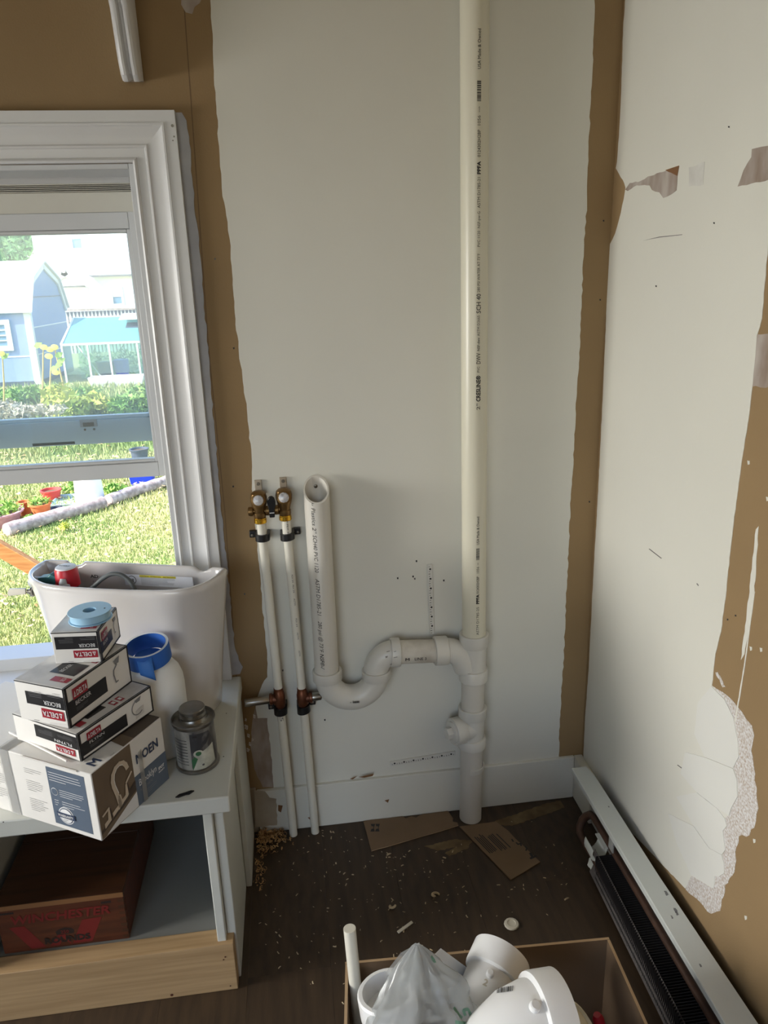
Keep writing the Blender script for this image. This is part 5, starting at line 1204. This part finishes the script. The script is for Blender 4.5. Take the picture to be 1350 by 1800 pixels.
# bed of plants in front of shed and greenhouse
def at_y(px, py, Y): return onY(px, py, Y)
def bc_(px, py, Y, rx, rz): p = at_y(px, py, Y); return (p[0], Y, p[2], rx, rx*.8, rz)
bush('garden_bush', 'yellow-green leafy bush in front of the greenhouse corner', 'bush', [bc_(116, 712, 12.6, .34, .24), bc_(102, 700, 12.8, .28, .26), bc_(130, 716, 12.2, .25, .2)], .045, 620, m_foliagey, 31)
bush('garden_bush', 'yellow-tipped bush before the middle of the greenhouse', 'bush', [bc_(180, 714, 12.9, .28, .20), bc_(167, 708, 13.1, .22, .22)], .045, 600, m_foliagey, 32)
bush('garden_bush', 'green bush before the greenhouse beside the window frame', 'bush', [bc_(222, 716, 12.3, .30, .20), bc_(248, 704, 12.4, .28, .30)], .045, 620, m_foliage, 33)
bush('garden_bush', 'low green plants at the foot of the blue shed wall', 'bush', [bc_(20, 698, 15.5, .5, .16), bc_(48, 694, 15.8, .36, .14), bc_(5, 704, 15, .4, .14)], .05, 520, m_foliage, 34)
bush('garden_bush', 'green leafy clump between sunflower stalks and greenhouse', 'bush', [bc_(148, 696, 14.5, .4, .18), bc_(95, 690, 15, .3, .16)], .045, 420, m_foliage, 35)
bush('ground_cover', 'low grey-white dried plants lying near the raised sash rail', 'plants', [bc_(60, 722, 11.2, .5, .07), bc_(20, 728, 11, .4, .08), bc_(5, 716, 11.6, .3, .1)], .04, 420, m_dried, 36)
bush('leafy_plant', 'low broad-leaved green plant between white bucket and blue bin', 'plants', [bc_(208, 862, 7.5, .15, .05), bc_(222, 864, 7.55, .12, .05), bc_(196, 858, 7.6, .1, .05)], .024, 160, m_foliage, 37)
bush('leafy_plant', 'small leafy green plant growing at the near side of the pots', 'plants', [bc_(52, 912, 6.35, .06, .05)], .018, 90, m_foliage, 38)
bush('leafy_plant', 'grey-green leafy clump behind the white bucket', 'plants', [bc_(128, 862, 7.7, .15, .08)], .022, 150, m_foliage, 39)
bush('yellow_weed', 'small yellow weed growing at the front of the log', 'plants', [bc_(112, 924, 6.1, .06, .035)], .02, 60, m_foliagey, 40)
# sunflower stalks
def sunflower(label, x0, ytop, x1, ybot, Y, heads, leaves, grp=None):
    a = Vector(at_y(x1, ybot, Y)); b = Vector(at_y(x0, ytop, Y)); a.z = max(a.z, G)
    if a.z > G: a = a+(a-b)*((a.z-G)/max(.1, (b.z-a.z)))
    o = thing('sunflower', label, 'plant', (a.x, a.y, G), group=None)
    mb = MB(); mb.tube([a, a.lerp(b, .5)+Vector((.02, 0, 0)), b], [.022, .018, .012], 8); mb.build('stalk', m_stalk, o)
    for (hx, hy) in heads:
        c = Vector(at_y(hx, hy, Y-.05)); mb = MB(); mb.lathe([(.055, .0), (.075, .012), (.03, .03)], c, (.3, -.6, .7), 11); mb.build('flower_head', m_flower, o)
    for (hx, hy) in leaves:
        c = Vector(at_y(hx, hy, Y-.03)); mb = MB(); mb.prism([(-.08, 0), (-.02, .06), (.09, .03), (.05, -.05), (-.02, -.06)], c, (1, 0, .2), (0, .3, 1), (0, .006, 0)); mb.build('leaf', m_foliage, o)
sunflower('tall sunflower stalk standing against the white corner board of the shed', 76, 610, 72, 708, 14, [(77, 611)], [(66, 607)])
sunflower('sunflower stalk with two yellow heads beside the shed gable', 96, 612, 112, 690, 14.3, [(88, 615), (96, 611)], [(103, 624), (107, 634), (104, 640)])
sunflower('forked pale sunflower stalk nearest the greenhouse foot', 90, 626, 84, 710, 13.6, [(86, 627), (98, 655)], [(95, 648)])
sunflower('sunflower stalk in front of the shed window', 4, 622, 6, 700, 14.6, [(2, 622)], [(8, 626)])
# logs
def log_(label, pa, pb, r):
    a = Vector(gpt(*pa)); b = Vector(gpt(*pb)); a.z = b.z = G+r*.96; o = thing('log', label, 'log', (a.x, a.y, G)); n = 14; mb = MB(); pts = []; rr = []
    for i in range(n):
        t = i/(n-1); pts.append(a.lerp(b, t)+Vector((0, .03*sin(t*5), 0))); rr.append(r*(1+.06*sin(i*2.1)))
    mb.tube(pts, rr, 14); mb.build('log_trunk', m_bark, o, angle=60)
    for k in (0, -1):
        d = (pts[0]-pts[1] if k == 0 else pts[-1]-pts[-2]).normalized(); mb = MB(); mb.lathe([(r*.9, 0), (r*.86, .006)], pts[k]+d*.001, d, 14); mb.build('cut_end', m_bark, o)
log_('long pale log edging the garden bed below the pots', (14, 944), (184, 893), .075)
log_('second pale log continuing the bed edge beyond the white bucket', (192, 890), (300, 852), .072)
# pots
def pot(name, label, px, py, r0, r1, h, m, soil=True, plant=None, seed=0, band_=True, rim=.02):
    p = gpt(px, py); o = thing(name, label, 'pot', (p[0], p[1], G)); c = Vector((p[0], p[1], G))
    mb = MB(); prof = [(r0*.9, .0005), (r0, .004), (r1*.96, h-rim), (r1*1.06 if band_ else r1, h-rim+.001), (r1*1.08 if band_ else r1, h), (r1*.92, h), (r1*.86, h-.03)]
    mb.lathe(prof, c, (0, 0, 1), 28); mb.build('pot_body', m, o)
    mb = MB(); mb.lathe([(r1*.865, h-.031), (r1*.86, h-.028)], c, (0, 0, 1), 24); mb.build('soil', m_soil, o)
    if plant:
        v = leaf_cloud(plant, [(c.x, c.y, G+h+.03, r1*1.1, r1*1.1, .05)], .02, seed)-np.array(c); f = trimesh('plant', v, m_foliage); f.parent = o
    return o
pot('flower_pot', 'terracotta pot with green herbs standing behind the long log', 75, 913, .075, .112, .19, m_terra, plant=110, seed=51)
pot('flower_pot', 'small plain terracotta pot beside the pink planter', 47, 908, .055, .075, .18, m_terra)
pot('flower_pot', 'red plastic pot standing empty behind the herb pot', 92, 880, .085, .115, .14, m_redpot)
pot('planter', 'wide pink planter full of green plants at the edge of the bed', 0, 925, .19, .25, .17, m_pink, plant=500, seed=52, band_=True)
pot('flower_pot', 'small dark blue pot with a pale tag in front of the tray', 101, 907, .06, .075, .10, m_darkpot)
o = pot('black_pot', 'dark grey square pot out on the grass seen through the raised sash', 247, 812, .10, .13, .20, m_darkpot)
p = gpt(160, 887); o = thing('bucket', 'white plastic bucket turned upside down beyond the logs', 'bucket', (p[0], p[1], G)); c = Vector((p[0], p[1], G))
mb = MB(); mb.lathe([(.172, .001), (.176, .006), (.172, .02), (.166, .022), (.150, .35), (.146, .36), (.05, .362)], c, (0, 0, 1), 36); mb.build('bucket_body', m_trimw, o)
mb = MB(); mb.tube([(c.x-.15, c.y-.08, G+.06), (c.x, c.y-.19, G+.05), (c.x+.15, c.y-.08, G+.06)], .004, 8); mb.build('bail', m_steel, o)
p = gpt(252, 850); o = thing('recycling_bin', 'bright blue plastic bin lying in the bed behind the second log', 'bin', (p[0], p[1], G))
mb = MB(); c = Vector((p[0], p[1], G))
def rect_ring(w_, d_, z): return [(c.x-w_, c.y-d_, z), (c.x+w_, c.y-d_, z), (c.x+w_, c.y+d_, z), (c.x-w_, c.y+d_, z)]
mb.rings([rect_ring(.13, .10, G+.001), rect_ring(.155, .12, G+.19), rect_ring(.165, .13, G+.192), rect_ring(.165, .13, G+.205), rect_ring(.15, .115, G+.205), rect_ring(.128, .095, G+.02)]); mb.build('bin_body', m_bin, o, bevel=.006)
mb = MB(); mb.box(c.x-.10, c.x-.05, c.y-.125, c.y-.121, G+.15, G+.18); mb.build('bin_label', m_trimw, o)
p = gpt(122, 884); c = Vector((p[0], p[1], G)); mb = MB(); mb.rings([rect_ring(.16, .22, G+.001), rect_ring(.18, .24, G+.05), rect_ring(.17, .23, G+.05), rect_ring(.15, .21, G+.012)])
tag(mb.build('garden_tray', m_tray, bevel=.004), 'pale blue garden tray lying between the pots and white bucket', 'tray')
# raw lumber brace outside the window
a = Vector(onY(-60, 930, 1.5)); b = Vector(onY(66, 1002, 1.5)); d = (b-a).normalized(); e_ = b+d*((b.z-(G+.03))/-d.z)
mb = MB(); mb.beam(a-d*.6, e_, .04, .085, up=(0, -1, 0)); mb = MB(); mb.beam(a-d*.6, e_, .038, .062, up=(0, 0, 1))
tag(mb.build('lumber_brace', m_lumber, bevel=.003), 'orange raw lumber board sloping down to the ground just outside the window', 'board')

# ---- shed with gambrel roof
SX, SY0, SY1 = -6.6, 19.65, 23.1
sh = thing('garden_shed', 'blue barn shaped shed with white trim beyond the vegetable bed', 'shed', (SX, SY0, G))
SL = -12.5
mb = MB(); mb.box(SL, SX, SY0, SY0+.06, G+.12, .95); mb.build('long_wall', m_siding, sh)
mb = MB(); gp = [(SY0+.06, G+.12), (SY1, G+.12), (SY1, .95), (22.65, 1.72), (21.4, 2.14), (20.15, 1.72), (SY0+.06, .95)]; mb.prism(gp, (SX-.06, 0, 0), (0, 1, 0), (0, 0, 1), (.06, 0, 0)); gw = mb.build('gable_wall', m_siding, sh, smooth=False)
for z in (1.26, .49, -.22): mb = MB(); hw = 1.25+(1.72-z)*.62 if z > .95 else 1.70; mb.box(SX, SX+.015, max(SY0+.08, 21.4-hw+.05), min(SY1, 21.4+hw-.05), z, z+.03); mb.build('seam_strip', m_trimw if z < 1 else m_slate, gw)
mb = MB(); mb.box(SL, SX, SY0-.01, SY0-.001, -.24, -.21); mb.build('seam_strip', m_trimw, sh)
def slab(y0, z0, y1, z1, t=.05): 
    mb = MB(); mb.add([(SL, y0, z0), (SX+.12, y0, z0), (SX+.12, y1, z1), (SL, y1, z1), (SL, y0, z0+t), (SX+.12, y0, z0+t), (SX+.12, y1, z1+t), (SL, y1, z1+t)], [(0, 3, 2, 1), (4, 5, 6, 7), (0, 1, 5, 4), (1, 2, 6, 5), (2, 3, 7, 6), (3, 0, 4, 7)]); return mb.build('roof_slope', m_roofw, sh, smooth=False)
for q in ((SY0-.12, .90, 20.15, 1.75), (20.15, 1.75, 21.4, 2.2), (22.65, 1.75, 21.4, 2.2), (SY1+.12, .90, 22.65, 1.75)): slab(*q)
mb = MB(); mb.box(SX-.14, SX+.03, SY0-.03, SY0+.12, G+.02, .95); mb.build('corner_board', m_trimw, sh)
mb = MB()
for y0, z0, y1, z1 in ((SY0-.05, .86, 20.15, 1.66), (20.15, 1.66, 21.4, 2.1), (22.65, 1.66, 21.4, 2.1), (SY1+.05, .86, 22.65, 1.66)): mb.beam((SX+.03, y0, z0), (SX+.03, y1, z1), .05, .14)
mb.build('rake_board', m_trimw, sh)
mb = MB(); mb.box(SL, SX, SY0, SY0+.1, G, G+.12); mb.box(SX-.1, SX, SY0+.1, SY1, G, G+.12); mb.build('foundation_skid', m_darkpot, sh)
wx0, wx1, wz0, wz1 = -8.05, -7.12, -.06, .74
mb = MB(); frame_ring(mb, wx0, wx1, wz0, wz1, .13, SY0-.05, SY0-.002); wf = mb.build('window_frame', m_trimw, sh)
mb = MB(); mb.box(wx0+.13, wx1-.13, SY0-.02, SY0-.003, wz0+.13, wz1-.13); mb.build('window_glass', m_houseshade, wf)
mb = MB(); mb.box((wx0+wx1)/2-.018, (wx0+wx1)/2+.018, SY0-.04, SY0-.021, wz0+.13, wz1-.13)
for k in (1, 2, 3): z = wz0+.13+(wz1-wz0-.26)*k/4; mb.box(wx0+.13, (wx0+wx1)/2-.018, SY0-.04, SY0-.021, z-.014, z+.014); mb.box((wx0+wx1)/2+.018, wx1-.13, SY0-.04, SY0-.021, z-.014, z+.014)
mb.build('muntin', m_trimw, wf)
# ---- greenhouse
gh = thing('greenhouse', 'small translucent greenhouse with sloped turquoise roof beside the blue shed', 'greenhouse', (-5.75, 19, G))
gx0, gx1, gy0, gy1 = -5.76, -3.0, 19.0, 20.6
for x in (gx0, -5.12, -4.58, -3.86, gx1): mb = MB(); mb.box(x, x+.045, gy0, gy0+.045, G, .06); mb.build('post', m_trimw, gh)
mb = MB(); mb.beam((gx0, gy0+.02, .075), (gx1+.045, gy0+.02, .075), .06, .05); mb.beam((gx0, gy1, .68), (gx1+.045, gy1, .68), .06, .05); mb.build('eave_rail', m_trimw, gh)
mb = MB(); mb.beam((gx0+.02, gy0, .075), (gx0+.02, gy1, .68), .05, .05); mb.build('rafter', m_trimw, gh)
mb = MB(); mb.beam((-5.34, gy0+.03, .04), (-4.75, gy0+.06, G+.02), .03, .03); mb.build('diagonal_brace', m_trimw, gh)
mb = MB(); mb.box(gx0+.045, gx1, gy0+.02, gy0+.026, G+.3, .05); mb.build('wall_panel', m_green_panel, gh, smooth=False)
mb = MB(); mb.add([(gx0+.045, gy0+.05, .09), (gx1, gy0+.05, .09), (gx1, gy1, .69), (gx0+.045, gy1, .69)], [(0, 1, 2, 3)]); rp = mb.build('roof_panel', m_cyan_panel, gh, smooth=False)
mb = MB(); mb.box(gx0, gx1, gy1, gy1+.02, G, .66); mb.build('back_panel', m_green_panel, gh, smooth=False)
mb = MB()
def on_roof(u, v): return (u, gy0+.04+(gy1-gy0)*v, .10+.60*v)
mb.add([on_roof(-4.25, .50), on_roof(-3.7, .50), on_roof(-3.7, .72), on_roof(-4.25, .72)], [(0, 1, 2, 3)]); vn = mb.build('roof_vent_opening', m_darkpot, gh, smooth=False)
mb = MB(); mb.add([(-4.4, gy0+.85, .62), (-3.6, gy0+.85, .62), (-3.6, gy1, .76), (-4.4, gy1, .76)], [(0, 1, 2, 3)]); mb.build('vent_flap', m_trimw, gh, smooth=False)
bush('potted_crop', 'grey-green plants growing inside the greenhouse', 'plants', [(-5.2, 19.9, -.55, .4, .3, .4), (-4.4, 20, -.5, .5, .3, .4), (-3.7, 19.9, -.45, .4, .3, .5)], .05, 260, m_foliaged, 61)
p = onZ(192, 674, G); mb = MB(); mb.lathe([(.16, .25), (.19, .29), (.2, .62), (.17, .63)], (-4.35, 19.25, G-.0), (0, 0, 1), 20); o = thing('blue_tub', 'blue tub standing inside the greenhouse behind its front panel', 'tub', (-4.35, 19.25, G)); mb.lathe([(.17, .001), (.16, .25)], (-4.35, 19.25, G), (0, 0, 1), 20); mb.build('tub_body', m_bin, o)
o = thing('dark_tub', 'dark tub beside the blue one inside the greenhouse', 'tub', (-4.78, 19.3, G)); mb = MB(); mb.lathe([(.19, .001), (.20, .5), (.23, .58), (.2, .585)], (-4.78, 19.3, G), (0, 0, 1), 20); mb.build('tub_body', m_darkpot, o)
o = thing('white_trough', 'long white trough lying in front of the greenhouse', 'trough', (-4.4, 18.6, G)); c = Vector((-4.35, 18.6, G)); mb = MB(); mb.rings([rect_ring(.62, .2, G+.001), rect_ring(.7, .25, G+.27), rect_ring(.66, .21, G+.27), rect_ring(.58, .17, G+.06)]); mb.build('trough_body', m_trimw, o, bevel=.01)
# ---- picket fence
fn = thing('picket_fence', 'weathered white picket fence between greenhouse and house', 'fence', (-7, 30, G))
mb = MB(); mb.beam((-8.9, 30, .68), (-4.6, 30, .62), .06, .07); mb.beam((-8.9, 30.02, -.5), (-4.6, 30.02, -.5), .05, .07); mb.build('rail', m_bark, fn)
mb = MB(); mb.box(-8.9, -4.6, 30.25, 30.28, G, .60); mb.build('dark_backing', m_darkpot, fn)  # dark sheet added behind the pickets so the gaps read dark
mb = MB(); mb.prism([(0, G), (.10, G), (.10, .40), (.05, .62), (0, .40)], (-8.9, 30.06, 0), (1, 0, 0), (0, 0, 1), (0, .02, 0)); pk = mb.build('picket', m_trimw, fn, smooth=False)
for k in range(1, 31): q = pk.copy(); COL.objects.link(q); q.parent = fn; q.location = (.14*k, 0, 0)
# ---- white house
hs = thing('white_house', 'large white sided house filling the view behind the shed', 'house', (-8, 40, G))
mb = MB(); mb.box(-12.15, 2, 40, 48, G, 8.2); mb.build('house_wall', m_housew, hs)
mb = MB(); mb.prism([(39.4, 8.0), (48.6, 8.0), (44, 11)], (-12.5, 0, 0), (0, 1, 0), (0, 0, 1), (15, 0, 0)); mb.build('house_roof', m_slate, hs, smooth=False)
def hwin(x0, x1, z0, z1, y=40.0, t=.10, rail=None):
    mb = MB(); frame_ring(mb, x0-t, x1+t, z0-t, z1+t, t, y-.08, y-.002); f_ = mb.build('window_frame', m_trimw, hs)
    zm = rail if rail else (z0+z1)/2; mb = MB(); mb.box(x0, x1, y-.04, y-.005, z0, zm-.04); mb.build('lower_pane', m_houseshade, f_); mb = MB(); mb.box(x0, x1, y-.06, y-.03, zm-.04, zm+.04); mb.build('meeting_rail', m_trimw, f_); mb = MB(); mb.box(x0, x1, y-.045, y-.006, zm+.04, z1); mb.build('upper_pane', m_housew, f_)
hwin(-10.23, -9.79, 3.42, 4.3, rail=3.90); 
# porch of the house
mb = MB(); mb.box(-11.2, -3, 37.6, 40, G, 2.05); mb.build('porch_wall', m_housew, hs)
mb = MB(); mb.box(-9.1, -2.8, 37.3, 40, 2.05, 2.15); mb.build('porch_roof', m_roofw, hs)
mb = MB(); mb.box(-9.1, -2.8, 37.28, 37.32, 1.97, 2.06); mb.build('porch_gutter', m_gink, hs)
mb = MB(); mb.prism([(-10.9, 1.62), (-9.2, 1.62), (-10.05, 2.22)], (0, 37.0, 0), (1, 0, 0), (0, 0, 1), (0, .5, 0)); mb.build('porch_gable', m_housew, hs, smooth=False)
mb = MB(); mb.box(-10.12, -9.98, 36.85, 37.4, 2.2, 2.42); mb.beam((-10.1, 36.9, 2.34), (-8.85, 36.9, 1.70), .5, .06, up=(0, 1, 0)); mb.beam((-10.0, 36.9, 2.34), (-11.1, 36.9, 1.66), .5, .06, up=(0, 1, 0)); mb.build('gable_rake', m_roofw, hs)
mb = MB(); mb.box(-10.9, -9.2, 36.96, 37.0, 1.53, 1.60); mb.build('porch_beam', m_gink, hs)
for x in (-10.8, -9.25): mb = MB(); mb.box(x, x+.14, 37.0, 37.14, G, 1.55); mb.build('porch_post', m_trimw, hs)
hwin(-8.12, -7.72, .72, 1.38, y=37.6, rail=1.08)
# trees seen beyond the shed roof
for k, (px, py, Y, r, l) in enumerate(((4, 428, 47, 1.15, 'green tree crown rising beyond the shed roof at the window edge'), (36, 424, 44, .9, 'lighter green tree crown touching the corner of the white house'), (24, 452, 41.8, .55, 'low bushy tree just above the shed roof'), (-110, 430, 45, 1.8, 'tall tree beyond the shed, mostly outside the window'))):
    p = at_y(px, py, Y); t = thing('garden_tree', l, 'tree', (p[0], Y, G)); v = leaf_cloud(900, [(p[0], Y, p[2], r, r, r*.9)], .13, 70+k)-np.array([p[0], Y, G]); f_ = trimesh('crown', v, m_foliaged); f_.parent = t
    mb = MB(); mb.tube([(p[0], Y, G), (p[0]+.05, Y, p[2])], [.14, .07], 8); mb.build('trunk', m_bark, t)

# ================================================================== SMALL ROOM FITTINGS
# moulded corbel over the window
cx0, cx1 = -.284, -.246
cbt = thing('wall_corbel', 'white moulded wooden corbel hanging on the tan wall above the window', 'corbel', (-.265, 0, 1.85))
side = [(0, 1.835), (-.018, 1.834), (-.034, 1.842), (-.046, 1.862), (-.056, 1.90), (-.066, 1.945), (-.072, 1.952), (-.078, 1.99), (-.082, 2.04), (-.09, 2.16), (0, 2.16)]
def corb(x): return x
N_ = 9; rings = []
for i in range(N_+1):
    t = i/N_; x = cx0+(cx1-cx0)*t; s_ = .0075*(abs(sin(pi*t*2))**.7 if .08 < t < .92 else 0)+(.002 if i in (0, N_) else .006)
    if .4 < t < .6: s_ = .001
    rings.append([(x, y-(s_ if y < -.001 else -.0002*0)+.0, z-(s_*.4 if z < 1.9 and y < -.001 else 0)) for y, z in side])
mb = MB(); mb.rings([[(x, min(-.0008, y), z) for x, y, z in r] for r in rings]); mb.build('corbel_body', m_trim, cbt, angle=28)
